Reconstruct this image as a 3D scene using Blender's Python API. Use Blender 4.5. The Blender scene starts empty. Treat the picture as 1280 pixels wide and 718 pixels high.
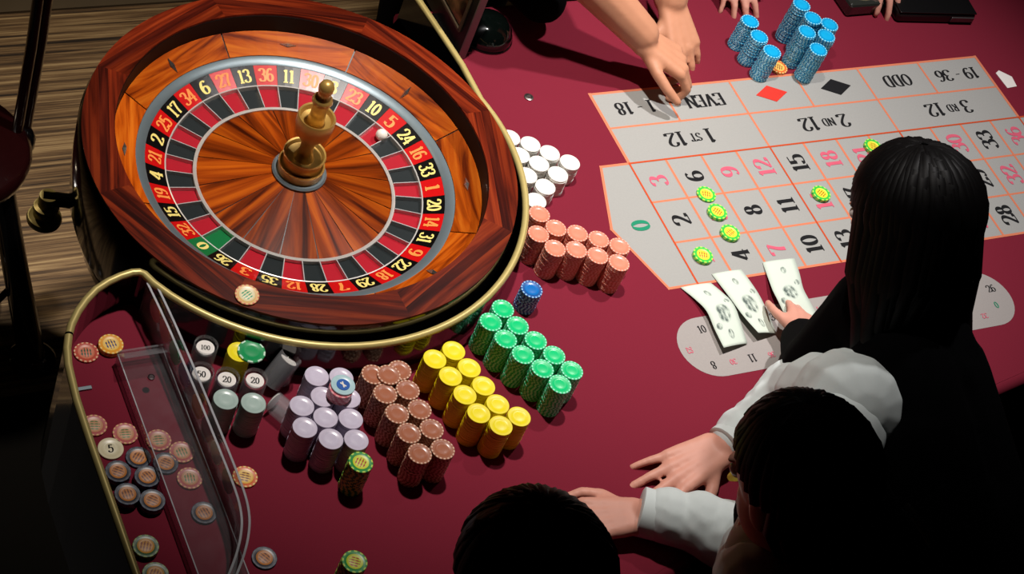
import bpy, bmesh, math, random
from mathutils import Vector, Matrix
random.seed(7)
PI = math.pi
SC = bpy.context.scene
COL = SC.collection

# ------------------------------------------------------------------ camera
# World frame: z = 0 is the cloth of the table, x runs along the betting layout, y points away from the dealers.
cam = bpy.data.cameras.new('camera')
cam.sensor_fit = 'HORIZONTAL'
cam.sensor_width = 36.0
cam.lens = 36.0 * 2425.06 / 1280.0
cam.clip_start = 0.05
cam_o = bpy.data.objects.new('camera', cam)
COL.objects.link(cam_o)
right = Vector((0.87070232, -0.3903559, 0.29916508))
down = Vector((-0.13057268, -0.76994282, -0.62461095))
fwd = Vector((0.47416057, 0.50478741, -0.72136081))
M = Matrix((right, -down, -fwd)).transposed().to_4x4()
M.translation = Vector((-1.8017353, -1.78534861, 2.23447903))
cam_o.matrix_world = M
SC.camera = cam_o

# ------------------------------------------------------------------ world, lamps, exposure
FLOOR_Z = -0.76
world = bpy.data.worlds.new('dim_room')
SC.world = world
world.use_nodes = True
world.node_tree.nodes['Background'].inputs[0].default_value = (0.55, 0.6, 0.75, 1)
world.node_tree.nodes['Background'].inputs[1].default_value = 0.012

def spot(name, loc, target, power, size_deg, blend, radius, color):
    d = bpy.data.lights.new(name, 'SPOT')
    d.energy = power; d.spot_size = math.radians(size_deg); d.spot_blend = blend
    d.shadow_soft_size = radius; d.color = color
    o = bpy.data.objects.new(name, d); COL.objects.link(o)
    o.location = loc
    o.rotation_euler = (Vector(target) - Vector(loc)).to_track_quat('-Z', 'Y').to_euler()
    return o
spot('ceiling_spot_wheel', (-0.50, 0.10, 2.15), (-0.36, 0.06, 0), 130, 56, 0.9, 0.045, (1.0, 0.93, 0.87))
spot('ceiling_spot_layout', (0.62, 0.22, 2.15), (0.32, 0.0, 0), 125, 54, 0.9, 0.045, (1.0, 0.95, 0.94))
spot('aisle_spot', (-1.35, 1.25, 1.7), (-0.70, 0.75, FLOOR_Z), 40, 58, 1.0, 0.1, (1.0, 0.83, 0.60))

SC.view_settings.view_transform = 'Standard'
SC.view_settings.look = 'None'
SC.view_settings.gamma = 1.0
SC.view_settings.use_curve_mapping = False
SC.view_settings.exposure = 0.52
SC.cycles.transparent_max_bounces = 32      # many clear acrylic layers lie one behind another

# ------------------------------------------------------------------ materials
def lin(c):
    return tuple((v / 12.92 if v <= 0.04045 else ((v + 0.055) / 1.055) ** 2.4) for v in (x / 255.0 for x in c)) + (1.0,)
MATS = {}
def dk(c, k):
    """The same hue with k times the reflectance."""
    out = []
    for v in lin(c)[:3]:
        v *= k; out.append(255 * (12.92 * v if v <= 0.0031308 else 1.055 * v ** (1 / 2.4) - 0.055))
    return tuple(out)
def mat(name, rgb, rough=0.5, metal=0.0, var=0.06, scale=60.0, coat=0.0, bump=0.0, spec=0.5, sheen=0.0):
    """Principled material whose colour and roughness are broken up by a fine noise."""
    if name in MATS: return MATS[name]
    m = bpy.data.materials.new(name); m.use_nodes = True
    nt = m.node_tree; b = nt.nodes['Principled BSDF']
    tc = nt.nodes.new('ShaderNodeTexCoord'); nz = nt.nodes.new('ShaderNodeTexNoise')
    nz.inputs['Scale'].default_value = scale; nz.inputs['Detail'].default_value = 4
    nt.links.new(tc.outputs['Object'], nz.inputs['Vector'])
    hs = nt.nodes.new('ShaderNodeHueSaturation'); hs.inputs['Color'].default_value = lin(rgb)
    mr = nt.nodes.new('ShaderNodeMapRange')
    mr.inputs['To Min'].default_value = 1 - var * 2; mr.inputs['To Max'].default_value = 1 + var * 2
    nt.links.new(nz.outputs[0], mr.inputs['Value']); nt.links.new(mr.outputs[0], hs.inputs['Value'])
    nt.links.new(hs.outputs[0], b.inputs['Base Color'])
    b.inputs['Roughness'].default_value = rough; b.inputs['Metallic'].default_value = metal
    b.inputs['Coat Weight'].default_value = coat; b.inputs['Coat Roughness'].default_value = 0.05
    b.inputs['Specular IOR Level'].default_value = spec
    b.inputs['Sheen Weight'].default_value = sheen
    if bump:
        bp = nt.nodes.new('ShaderNodeBump'); bp.inputs['Strength'].default_value = bump
        bp.inputs['Distance'].default_value = 0.002
        nt.links.new(nz.outputs[0], bp.inputs['Height']); nt.links.new(bp.outputs[0], b.inputs['Normal'])
    MATS[name] = m
    return m

def wood(name, dark, mid, light, scale=(9, 120, 9), rough=0.28, coat=0.6, rnd=True):
    """Glossy veneer; the grain runs along the object's local x axis."""
    m = bpy.data.materials.new(name); m.use_nodes = True
    nt = m.node_tree; b = nt.nodes['Principled BSDF']
    tc = nt.nodes.new('ShaderNodeTexCoord'); mp = nt.nodes.new('ShaderNodeMapping')
    mp.inputs['Scale'].default_value = scale
    oi = nt.nodes.new('ShaderNodeObjectInfo')
    ml = nt.nodes.new('ShaderNodeVectorMath'); ml.operation = 'SCALE'; ml.inputs['Scale'].default_value = 7.0 if rnd else 0.0
    cb = nt.nodes.new('ShaderNodeCombineXYZ')
    for k in range(3): nt.links.new(oi.outputs['Random'], cb.inputs[k])
    nt.links.new(cb.outputs[0], ml.inputs[0]); nt.links.new(ml.outputs[0], mp.inputs['Location'])
    nt.links.new(tc.outputs['Object'], mp.inputs['Vector'])
    nz = nt.nodes.new('ShaderNodeTexNoise'); nz.inputs['Scale'].default_value = 1.0
    nz.inputs['Detail'].default_value = 6; nz.inputs['Distortion'].default_value = 0.6
    nt.links.new(mp.outputs[0], nz.inputs['Vector'])
    cr = nt.nodes.new('ShaderNodeValToRGB')
    cr.color_ramp.elements[0].position = 0.32; cr.color_ramp.elements[0].color = lin(dark)
    cr.color_ramp.elements[1].position = 0.68; cr.color_ramp.elements[1].color = lin(light)
    e = cr.color_ramp.elements.new(0.5); e.color = lin(mid)
    nt.links.new(nz.outputs[0], cr.inputs[0])
    hs = nt.nodes.new('ShaderNodeHueSaturation')
    mr = nt.nodes.new('ShaderNodeMapRange'); mr.inputs['To Min'].default_value = 0.75; mr.inputs['To Max'].default_value = 1.2
    nt.links.new(oi.outputs['Random'], mr.inputs['Value'])
    nt.links.new(mr.outputs[0], hs.inputs['Value']); nt.links.new(cr.outputs[0], hs.inputs['Color'])
    nt.links.new(hs.outputs[0], b.inputs['Base Color'])
    b.inputs['Roughness'].default_value = rough; b.inputs['Coat Weight'].default_value = coat
    b.inputs['Coat Roughness'].default_value = 0.06; b.inputs['Specular IOR Level'].default_value = 0.07
    return m

def clear(name, tint=(225, 232, 232), gloss_rough=0.03, haze=0.02):
    """Clear acrylic sheet: lets light through, with a fresnel gloss and a trace of haze."""
    m = bpy.data.materials.new(name); m.use_nodes = True
    nt = m.node_tree
    for n in list(nt.nodes): nt.nodes.remove(n)
    out = nt.nodes.new('ShaderNodeOutputMaterial')
    tr = nt.nodes.new('ShaderNodeBsdfTransparent'); tr.inputs[0].default_value = lin(tint)
    gl = nt.nodes.new('ShaderNodeBsdfGlossy'); gl.inputs['Roughness'].default_value = gloss_rough
    df = nt.nodes.new('ShaderNodeBsdfDiffuse'); df.inputs[0].default_value = lin((220, 220, 225))
    lw = nt.nodes.new('ShaderNodeLayerWeight'); lw.inputs['Blend'].default_value = 0.5
    pw = nt.nodes.new('ShaderNodeMath'); pw.operation = 'POWER'; pw.inputs[1].default_value = 4.0
    fr = nt.nodes.new('ShaderNodeMath'); fr.operation = 'MULTIPLY_ADD'; fr.inputs[1].default_value = 0.55; fr.inputs[2].default_value = 0.035
    nt.links.new(lw.outputs['Facing'], pw.inputs[0]); nt.links.new(pw.outputs[0], fr.inputs[0])
    nz = nt.nodes.new('ShaderNodeTexNoise'); nz.inputs['Scale'].default_value = 40
    tc = nt.nodes.new('ShaderNodeTexCoord'); nt.links.new(tc.outputs['Object'], nz.inputs['Vector'])
    mr = nt.nodes.new('ShaderNodeMapRange'); mr.inputs['To Min'].default_value = haze * 0.5; mr.inputs['To Max'].default_value = haze * 1.5
    nt.links.new(nz.outputs[0], mr.inputs['Value'])
    m1 = nt.nodes.new('ShaderNodeMixShader'); m2 = nt.nodes.new('ShaderNodeMixShader')
    nt.links.new(mr.outputs[0], m1.inputs[0]); nt.links.new(tr.outputs[0], m1.inputs[1]); nt.links.new(df.outputs[0], m1.inputs[2])
    nt.links.new(fr.outputs[0], m2.inputs[0]); nt.links.new(m1.outputs[0], m2.inputs[1]); nt.links.new(gl.outputs[0], m2.inputs[2])
    nt.links.new(m2.outputs[0], out.inputs[0])
    return m

CLOTH = mat('maroon_baize', (121, 35, 51), 0.9, var=0.05, scale=500, bump=0.05, spec=0.06)
BLACK = mat('black_lacquer', (9, 8, 9), 0.12, var=0.02, coat=0.5)
BRASS = mat('polished_brass', (206, 186, 118), 0.38, 0.35, var=0.05)
CHROME = mat('satin_chrome', (128, 142, 148), 0.34, 0.55, var=0.03)
GREYPRINT = mat('grey_layout_print', (160, 160, 156), 0.85, var=0.03, scale=300, spec=0.2)
ORANGELINE = mat('orange_layout_line', dk((236, 138, 102), 0.8), 0.85, var=0.03, scale=300, spec=0.2)
DOZENLINE = mat('deep_orange_line', dk((214, 84, 40), 0.8), 0.85, var=0.03, scale=300, spec=0.2)
INK = mat('black_ink', (22, 22, 24), 0.8, spec=0.2)
PINKINK = mat('faded_red_ink', dk((232, 104, 128), 0.8), 0.85, spec=0.2)
REDINK = mat('red_diamond_ink', dk((236, 62, 50), 0.8), 0.85, spec=0.2)
GREENINK = mat('green_ink', dk((36, 150, 112), 0.8), 0.85, spec=0.2)

# ------------------------------------------------------------------ mesh helpers
def link(name, me, parent=None, mats=(), loc=None, rotz=None):
    o = bpy.data.objects.new(name, me); COL.objects.link(o)
    if me is not None:
        for m in mats:
            if m.name not in me.materials: me.materials.append(m)
    if parent is not None: o.parent = parent
    if loc is not None: o.location = loc
    if rotz is not None: o.rotation_euler = (0, 0, rotz)
    return o
def tag(o, label=None, cat=None, group=None, kind=None):
    if label: o['label'] = label
    if cat: o['category'] = cat
    if group: o['group'] = group
    if kind: o['kind'] = kind
    return o
def mesh_of(bm, name='mesh', smooth=None):
    bmesh.ops.recalc_face_normals(bm, faces=bm.faces[:])
    me = bpy.data.meshes.new(name); bm.to_mesh(me); bm.free()
    if smooth is not None:
        for p in me.polygons: p.use_smooth = True
        me.set_sharp_from_angle(angle=math.radians(smooth))
    return me
def lathe(profile, segs=48, a0=0.0, a1=2 * PI, mi=None, bm=None):
    """Surface of revolution about z. profile: (r, z) pairs. mi(i_ring, i_seg) gives a material index."""
    bm = bm or bmesh.new()
    full = abs((a1 - a0) - 2 * PI) < 1e-6
    n = segs if full else segs + 1
    rings = []
    for r, z in profile:
        if r < 1e-7: rings.append([bm.verts.new((0, 0, z))])
        else: rings.append([bm.verts.new((r * math.cos(a0 + (a1 - a0) * k / segs), r * math.sin(a0 + (a1 - a0) * k / segs), z)) for k in range(n)])
    for i in range(len(rings) - 1):
        A, B = rings[i], rings[i + 1]
        for k in range(segs):
            k2 = (k + 1) % n
            if len(A) == 1 and len(B) == 1: continue
            if len(A) == 1: f = bm.faces.new((A[0], B[k], B[k2]))
            elif len(B) == 1: f = bm.faces.new((A[k], A[k2], B[0]))
            else: f = bm.faces.new((A[k], A[k2], B[k2], B[k]))
            if mi: f.material_index = mi(i, k)
    return bm
def sector(prof, a0, a1, segs):
    """Closed solid: a closed (r, z) profile swept from angle a0 to a1."""
    bm = bmesh.new(); rings = []
    for k in range(segs + 1):
        a = a0 + (a1 - a0) * k / segs
        rings.append([bm.verts.new((r * math.cos(a), r * math.sin(a), z)) for r, z in prof])
    n = len(prof)
    for k in range(segs):
        for i in range(n):
            bm.faces.new((rings[k][i], rings[k][(i + 1) % n], rings[k + 1][(i + 1) % n], rings[k + 1][i]))
    bm.faces.new(rings[0]); bm.faces.new(rings[-1][::-1])
    return bm
def box(bm, c, s, rot=None):
    r = bmesh.ops.create_cube(bm, size=1.0)
    for v in r['verts']:
        p = Vector((v.co.x * s[0], v.co.y * s[1], v.co.z * s[2]))
        if rot: p = rot @ p
        v.co = p + Vector(c)
    return r['verts']
def bev(bm, w, segs=2):
    bmesh.ops.bevel(bm, geom=bm.edges[:], offset=w, segments=segs, affect='EDGES', profile=0.5)
def prism(pts, z0, z1, bm=None):
    """Solid from a plan outline."""
    bm = bm or bmesh.new()
    lo = [bm.verts.new((x, y, z0)) for x, y in pts]; hi = [bm.verts.new((x, y, z1)) for x, y in pts]
    n = len(pts)
    for i in range(n): bm.faces.new((lo[i], lo[(i + 1) % n], hi[(i + 1) % n], hi[i]))
    bm.faces.new(hi); bm.faces.new(lo[::-1])
    bmesh.ops.triangulate(bm, faces=[f for f in bm.faces if len(f.verts) > 4])
    return bm
def flat(pts, z, bm=None):
    bm = bm or bmesh.new()
    f = bm.faces.new([bm.verts.new((x, y, z)) for x, y in pts])
    if len(pts) > 4: bmesh.ops.triangulate(bm, faces=[f])
    return bm
def tube(path, r, sides=10, closed=False, bm=None, caps=True):
    """Round tube along 3D points; r is a number or one radius per point."""
    bm = bm or bmesh.new(); P = [Vector(p) for p in path]; n = len(P)
    R = [r] * n if not hasattr(r, '__len__') else r
    rings = []; prev = None
    for i in range(n):
        if closed: t = (P[(i + 1) % n] - P[i - 1])
        else: t = P[min(i + 1, n - 1)] - P[max(i - 1, 0)]
        t.normalize()
        if prev is None:
            u = t.cross(Vector((0, 0, 1)))
            if u.length < 1e-4: u = t.cross(Vector((1, 0, 0)))
        else: u = prev - t * prev.dot(t)
        u.normalize(); prev = u; w = t.cross(u)
        rings.append([bm.verts.new(P[i] + (u * math.cos(2 * PI * k / sides) + w * math.sin(2 * PI * k / sides)) * R[i]) for k in range(sides)])
    for i in range(n if closed else n - 1):
        A, B = rings[i], rings[(i + 1) % n]
        for k in range(sides): bm.faces.new((A[k], A[(k + 1) % sides], B[(k + 1) % sides], B[k]))
    if not closed and caps:
        bm.faces.new(rings[0][::-1]); bm.faces.new(rings[-1])
    return bm
def smooth_path(pts, n=6):
    out = []
    P = [Vector(p) for p in pts]
    for i in range(len(P) - 1):
        p0 = P[max(i - 1, 0)]; p1 = P[i]; p2 = P[i + 1]; p3 = P[min(i + 2, len(P) - 1)]
        for k in range(n):
            t = k / n
            out.append(0.5 * ((2 * p1) + (p2 - p0) * t + (2 * p0 - 5 * p1 + 4 * p2 - p3) * t * t + (3 * p1 - p0 - 3 * p2 + p3) * t ** 3))
    out.append(P[-1])
    return out
def ribbon_wall(path, th, z0, z1, bm=None):
    """Upright wall of thickness th along plan points."""
    bm = bm or bmesh.new(); P = [Vector((p[0], p[1])) for p in path]; n = len(P); cs = []
    for i in range(n):
        t = (P[min(i + 1, n - 1)] - P[max(i - 1, 0)]).normalized(); nn = Vector((-t.y, t.x)) * th / 2
        cs.append([bm.verts.new((P[i].x + s * nn.x, P[i].y + s * nn.y, z)) for s, z in ((1, z0), (-1, z0), (-1, z1), (1, z1))])
    for i in range(n - 1):
        for k in range(4): bm.faces.new((cs[i][k], cs[i][(k + 1) % 4], cs[i + 1][(k + 1) % 4], cs[i + 1][k]))
    bm.faces.new(cs[0][::-1]); bm.faces.new(cs[-1])
    return bm

# ------------------------------------------------------------------ lettering: broad-nib strokes, thick stems and thin bars
def _ell(cx, cy, rx, ry, n=20):
    return [(cx + rx * math.cos(2 * PI * k / n + PI / 2), cy + ry * math.sin(2 * PI * k / n + PI / 2)) for k in range(n + 1)]
def _sm(pts): return [(p.x, p.y) for p in smooth_path([(a, b, 0) for a, b in pts], 4)]
GL = {
 '0': (.58, [_ell(.29, .5, .20, .46)]),
 '1': (.46, [[(.25, 0), (.25, .97)], [(.25, .95), (.10, .82)], [(.08, .02), (.42, .02)]]),
 '2': (.60, [_sm([(.08, .70), (.12, .87), (.28, .96), (.46, .88), (.50, .70), (.40, .48), (.20, .22), (.06, .06)]), [(.05, .06), (.55, .06)], [(.54, .06), (.55, .22)]]),
 '3': (.58, [_sm([(.08, .78), (.12, .90), (.28, .96), (.44, .88), (.46, .72), (.38, .57), (.24, .53)]), _sm([(.24, .53), (.42, .48), (.50, .28), (.44, .10), (.28, .03), (.12, .07), (.06, .22)])]),
 '4': (.60, [[(.42, 0), (.42, .97)], [(.42, .97), (.04, .30)], [(.04, .28), (.58, .28)], [(.30, .02), (.54, .02)]]),
 '5': (.58, [[(.13, .95), (.13, .52)], [(.12, .93), (.48, .93)], _sm([(.12, .54), (.28, .62), (.45, .54), (.50, .32), (.44, .10), (.28, .03), (.10, .08), (.07, .22)])]),
 '6': (.58, [_sm([(.47, .86), (.36, .96), (.20, .88), (.09, .62), (.08, .32), (.15, .10), (.29, .03), (.44, .12), (.50, .32), (.44, .50), (.30, .57), (.16, .50), (.10, .38)])]),
 '7': (.58, [[(.05, .93), (.55, .93)], [(.07, .93), (.06, .76)], _sm([(.54, .93), (.40, .62), (.31, .32), (.29, 0)])]),
 '8': (.58, [_ell(.29, .74, .15, .21), _ell(.29, .27, .19, .25)]),
 'E': (.58, [[(.14, 0), (.14, 1)], [(.06, .98), (.52, .98)], [(.14, .51), (.42, .51)], [(.06, .02), (.54, .02)], [(.52, .98), (.52, .80)], [(.54, .02), (.54, .22)]]),
 'V': (.66, [[(.10, .98), (.34, .02)], [(.34, .02), (.56, .98)], [(.02, .98), (.22, .98)], [(.46, .98), (.66, .98)]]),
 'N': (.70, [[(.12, 0), (.12, .98)], [(.12, .98), (.58, .02)], [(.58, .02), (.58, .98)], [(.02, .98), (.18, .98)], [(.48, .98), (.68, .98)], [(.02, .02), (.22, .02)]]),
 'O': (.66, [_ell(.33, .5, .25, .47)]),
 'D': (.66, [[(.14, 0), (.14, 1)], _sm([(.06, .98), (.32, .98), (.52, .84), (.57, .5), (.52, .16), (.32, .02), (.06, .02)])]),
 'S': (.54, [_sm([(.45, .80), (.38, .94), (.26, .97), (.12, .88), (.10, .72), (.24, .56), (.40, .42), (.45, .24), (.36, .06), (.24, .02), (.12, .08), (.07, .24)])]),
 'T': (.60, [[(.30, 0), (.30, .98)], [(.04, .98), (.56, .98)], [(.04, .98), (.04, .80)], [(.56, .98), (.56, .80)], [(.18, .02), (.42, .02)]]),
 'R': (.64, [[(.14, 0), (.14, 1)], _sm([(.06, .98), (.34, .97), (.46, .86), (.46, .66), (.34, .54), (.14, .52)]), [(.30, .53), (.54, .02)], [(.04, .02), (.24, .02)]]),
 '-': (.44, [[(.08, .48), (.36, .48)]]), ' ': (.26, []), 'X': (.6, [[(.1, .98), (.5, .02)], [(.5, .98), (.1, .02)]]),
}
GL['9'] = (.58, [[(.58 - x, .99 - y) for x, y in s] for s in GL['6'][1]])
def text_width(s): return sum(GL[c][0] for c in s)
def text_mesh(s, h, z=0.0, thick=0.15, thin=0.055, small=None, name='lettering', sx=1.0):
    """Flat lettering centred on the origin, reading along +x. small: indices of characters set at half size."""
    bm = bmesh.new(); x0 = 0.0; sm = small or ()
    total = sum(GL[c][0] * (0.55 if i in sm else 1) for i, c in enumerate(s))
    for i, c in enumerate(s):
        k = 0.55 if i in sm else 1.0
        for si, st in enumerate(GL[c][1]):
            P = [Vector(p) for p in st]; n = len(P); L = []; R = []
            closed = (P[0] - P[-1]).length < 1e-6
            for j in range(n):
                if closed: t = (P[(j + 1) % (n - 1)] - P[(j - 1) % (n - 1)])
                else: t = P[min(j + 1, n - 1)] - P[max(j - 1, 0)]
                t.normalize(); w = (thin + (thick - thin) * abs(t.y) ** 1.6) / 2
                nn = Vector((-t.y, t.x)) * w
                for out, q in ((L, P[j] + nn), (R, P[j] - nn)):
                    out.append(bm.verts.new(((x0 + q.x * k - total / 2) * h * sx, (q.y * k + (0.22 if k < 1 else 0) - 0.5) * h, z + 0.00003 * si + 0.00002 * j / n)))
            for j in range(n - 1): bm.faces.new((L[j], L[j + 1], R[j + 1], R[j]))
        x0 += GL[c][0] * k
    for f in bm.faces: f.normal_update()
    me = bpy.data.meshes.new(name); bm.to_mesh(me); bm.free()
    me.flip_normals() if me.polygons and sum(p.normal.z for p in me.polygons) < 0 else None
    return me

# ------------------------------------------------------------------ floor
def floor_material(name, dark, mid, light):
    m = bpy.data.materials.new(name); m.use_nodes = True
    nt = m.node_tree; b = nt.nodes['Principled BSDF']
    tc = nt.nodes.new('ShaderNodeTexCoord'); mp = nt.nodes.new('ShaderNodeMapping')
    mp.inputs['Scale'].default_value = (1.6, 105, 1)
    nz = nt.nodes.new('ShaderNodeTexNoise'); nz.inputs['Scale'].default_value = 1.0; nz.inputs['Detail'].default_value = 7; nz.inputs['Roughness'].default_value = 0.7
    nt.links.new(tc.outputs['Object'], mp.inputs['Vector']); nt.links.new(mp.outputs[0], nz.inputs['Vector'])
    cr = nt.nodes.new('ShaderNodeValToRGB')
    cr.color_ramp.elements[0].position = 0.38; cr.color_ramp.elements[0].color = lin(dark)
    cr.color_ramp.elements[1].position = 0.66; cr.color_ramp.elements[1].color = lin(light)
    e = cr.color_ramp.elements.new(0.5); e.color = lin(mid)
    nt.links.new(nz.outputs[0], cr.inputs[0]); nt.links.new(cr.outputs[0], b.inputs['Base Color'])
    b.inputs['Roughness'].default_value = 0.65
    return m
bm = bmesh.new(); box(bm, (0, 0, FLOOR_Z - 0.05), (9, 9, 0.1))
tag(link('floor', mesh_of(bm), None, [floor_material('striped_floor', (38, 26, 16), (120, 92, 60), (196, 166, 118))]),
    'striped brown wood-look floor under the table', 'floor', kind='structure')
bm = bmesh.new(); box(bm, (0, 1.225 + 1.0, FLOOR_Z + 0.003), (8.9, 2.0, 0.006))
tag(link('trim_1', mesh_of(bm), None, [mat('plain_floor_border', (92, 78, 58), 0.6, var=0.1, scale=12)]),
    'plain darker floor border beyond the striped floor', 'floor', kind='structure')

bm = bmesh.new(); box(bm, (-0.3, -1.90, FLOOR_Z + 0.004), (7.6, 4.26, 0.008)); bev(bm, 0.003, 1)  # added black sheet: the dealer-side floor's darkness is put into its colour
tag(link('floor_dark_sheet', mesh_of(bm), None, [mat('black_floor_sheet', (10, 9, 10), 0.9)]), 'black sheet standing in for the unlit floor on the dealer side', 'sheet')
WALLM = mat('dark_wall', (16, 12, 11), 0.8, scale=8)
for nm, c, d in (('wall_north', (0, 4.45, 1.0), (9, 0.1, 3.6)), ('wall_south', (0, -4.45, 1.0), (9, 0.1, 3.6)), ('wall_east', (4.45, 0, 1.0), (0.1, 9, 3.6)), ('wall_west', (-4.45, 0, 1.0), (0.1, 9, 3.6)), ('ceiling', (0, 0, 2.85), (9, 9, 0.1))):
    bm = bmesh.new(); box(bm, c, d)
    tag(link(nm, mesh_of(bm), None, [WALLM]), 'plain dark ' + ('ceiling' if nm == 'ceiling' else 'wall') + ' of the gaming room', nm.split('_')[0], kind='structure')

# ------------------------------------------------------------------ roulette table
WC = Vector((-0.62, 0.03))         # axis of the wheel
table = tag(link('roulette_table', None, None, loc=(0, 0, 0)), 'maroon cloth roulette table with grey printed layout and brass-capped black lip', 'table')
arc = [(WC.x + 0.3665 * math.cos(math.radians(a)), WC.y + 0.3665 * math.sin(math.radians(a))) for a in range(14, -145, -3)]
lobe = [(-0.926, -0.170), (-0.934, -0.152), (-0.940, -0.147), (-0.951, -0.146), (-0.970, -0.150), (-0.990, -0.157), (-1.011, -0.168), (-1.030, -0.184), (-1.047, -0.202), (-1.062, -0.223),
        (-1.071, -0.241), (-1.079, -0.262), (-1.085, -0.290), (-1.090, -0.348), (-1.091, -0.415), (-1.091, -0.556), (-1.091, -0.70), (-1.091, -0.86)]
rail2d = [(-0.285, 0.392), (-0.274, 0.290), (-0.265, 0.200)] + arc + lobe
dealer = [(-1.05, -0.905), (-0.95, -0.905), (-0.70, -0.865), (-0.50, -0.815), (-0.34, -0.765), (-0.17, -0.712), (0.0, -0.668), (0.18, -0.625), (0.36, -0.586), (0.528, -0.557), (0.80, -0.512), (1.10, -0.465)]
farend = [(1.30, -0.36), (1.38, -0.20), (1.38, 0.0), (1.33, 0.16), (1.22, 0.28), (1.12, 0.345), (1.0, 0.392)]
outline = rail2d + dealer + farend
link('cloth_top', mesh_of(prism(outline, -0.03, 0.0)), table, [CLOTH])
link('table_skirt', mesh_of(prism([(x * 0.985 + 0.002, y * 0.97) for x, y in outline], -0.20, -0.0301)), table, [mat('black_skirt', (10, 9, 10), 0.7)])
edge_pts = dealer + farend + [(-0.285, 0.392)]
link('cloth_roll_edge', mesh_of(tube([(p.x, p.y, -0.018) for p in smooth_path([(a, b, 0) for a, b in edge_pts], 4)], 0.0175, 12), smooth=60), table, [CLOTH])
link('lip_wall', mesh_of(ribbon_wall(rail2d, 0.010, -0.19, 0.066)), table, [BLACK])
link('brass_rail', mesh_of(tube([(x, y, 0.069) for x, y in rail2d], 0.0058, 12), smooth=60), table, [BRASS])
link('rail_joint', mesh_of(tube([(-1.0695, -0.2375, 0.069), (-1.0705, -0.2405, 0.069)], 0.0062, 12)), table, [BLACK])
for x, y in ((-0.85, -0.55), (0.1, -0.2), (0.9, -0.1)):
    bm = lathe([(0, FLOOR_Z), (0.21, FLOOR_Z), (0.20, FLOOR_Z + 0.05), (0.10, FLOOR_Z + 0.12), (0.09, -0.28), (0.16, -0.2), (0, -0.2)], 32)
    link('pedestal_leg', mesh_of(bm, smooth=40), table, [BLACK], loc=(x, y, 0))
bm = lathe([(0, FLOOR_Z), (0.24, FLOOR_Z), (0.23, FLOOR_Z + 0.06), (0.12, FLOOR_Z + 0.14), (0.12, -0.18), (0.20, -0.14), (0, -0.14)], 32)
link('wheel_pedestal', mesh_of(bm, smooth=40), table, [BLACK], loc=(WC.x, WC.y, 0))
bm = lathe([(0, -0.019), (0.006, -0.019), (0.0085, 0.0), (0.0085, 0.0015), (0.0060, 0.0024), (0.0045, 0.0008), (0, 0.0008)], 20)
link('steel_stud', mesh_of(bm, smooth=40), table, [mat('dull_steel', (120, 112, 108), 0.35, 0.9)], loc=(-0.122, 0.174, 0))

# printed betting layout
W_, H_, O_ = 0.0754, 0.0906, 0.0833
L = link('betting_layout', None, table)
tag(L, 'grey printed betting layout with orange lines')
def pr(name, bm, m, label=None, parent=L):
    o = link(name, mesh_of(bm), parent, [m])
    if label: o['label'] = label
    return o
pr('grey_print', flat([(0, -3 * H_), (12.9 * W_, -3 * H_), (12.9 * W_, 0), (0, 0)], 0.0003), GREYPRINT)
pr('grey_print', flat([(0, 0), (12 * W_, 0), (12 * W_, 2 * O_), (0, 2 * O_)], 0.0003), GREYPRINT)
ZP = [(0, 0), (-0.058, 0), (-0.103, -1.5 * H_), (-0.058, -3 * H_), (0, -3 * H_)]
pr('zero_box', flat(ZP, 0.0003), GREYPRINT)
def seg(a, b, w, z, bm):
    a = Vector(a); b = Vector(b); t = (b - a).normalized(); n = Vector((-t.y, t.x)) * w / 2; e = t * w / 2
    flat([tuple(a - e - n), tuple(b + e - n), tuple(b + e + n), tuple(a - e + n)], z, bm); return bm
def line(a, b, w=0.0048, z=0.0005, m=ORANGELINE, name='printed_line'): return pr(name, seg(a, b, w, z, bmesh.new()), m)
for k in range(1, 13):
    if k % 4: line((k * W_, -3 * H_), (k * W_, 0))
for k in (1, 2): line((0, -k * H_), (12.9 * W_, -k * H_), 0.0042, 0.0004)
line((-0.058, -3 * H_), (12.9 * W_, -3 * H_), 0.005, 0.00045)
for k in (0, 4, 8, 12): line((k * W_, -3 * H_), (k * W_, 0), 0.0036, 0.0007, DOZENLINE)
line((-0.058, 0), (0, 0), 0.005, 0.00045); line((0, 0), (12.9 * W_, 0), 0.0036, 0.00075, DOZENLINE)
line((-0.058, 0), (-0.103, -1.5 * H_), 0.005, 0.00055); line((-0.103, -1.5 * H_), (-0.058, -3 * H_), 0.005, 0.0006)
line((0, O_), (12 * W_, O_), 0.0042, 0.0004); line((0, 2 * O_), (12 * W_, 2 * O_), 0.005, 0.0004)
line((0, 0), (0, 2 * O_), 0.006, 0.0006); line((12 * W_, 0), (12 * W_, 2 * O_), 0.006, 0.0006)
for k in (4, 8): line((k * W_, 0), (k * W_, O_), 0.0045)
for k in (2, 4, 6, 8, 10): line((k * W_, O_), (k * W_, 2 * O_), 0.0045, 0.00055)
REDS = {1, 3, 5, 7, 9, 12, 14, 16, 18, 19, 21, 23, 25, 27, 30, 32, 34, 36}
def put_text(s, x, y, h, rot, m, name='printed_number', small=None, z=0.0009, thick=0.15, sx=1.0, parent=L):
    o = link(name, text_mesh(s, h, 0.0, small=small, thick=thick, sx=sx), parent, [m], loc=(x, y, z), rotz=rot)
    return o
for n in range(1, 37):
    c = (n - 1) // 3; r = (n - 1) % 3          # r = 0 nearest the dealers
    put_text(str(n), (c + 0.5) * W_, (-2.5 + r) * H_, 0.036, PI / 2, PINKINK if n in REDS else INK, thick=0.19, sx=1.1)
put_text('0', -0.045, -1.5 * H_, 0.036, PI / 2, GREENINK, thick=0.19, sx=1.1)
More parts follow.
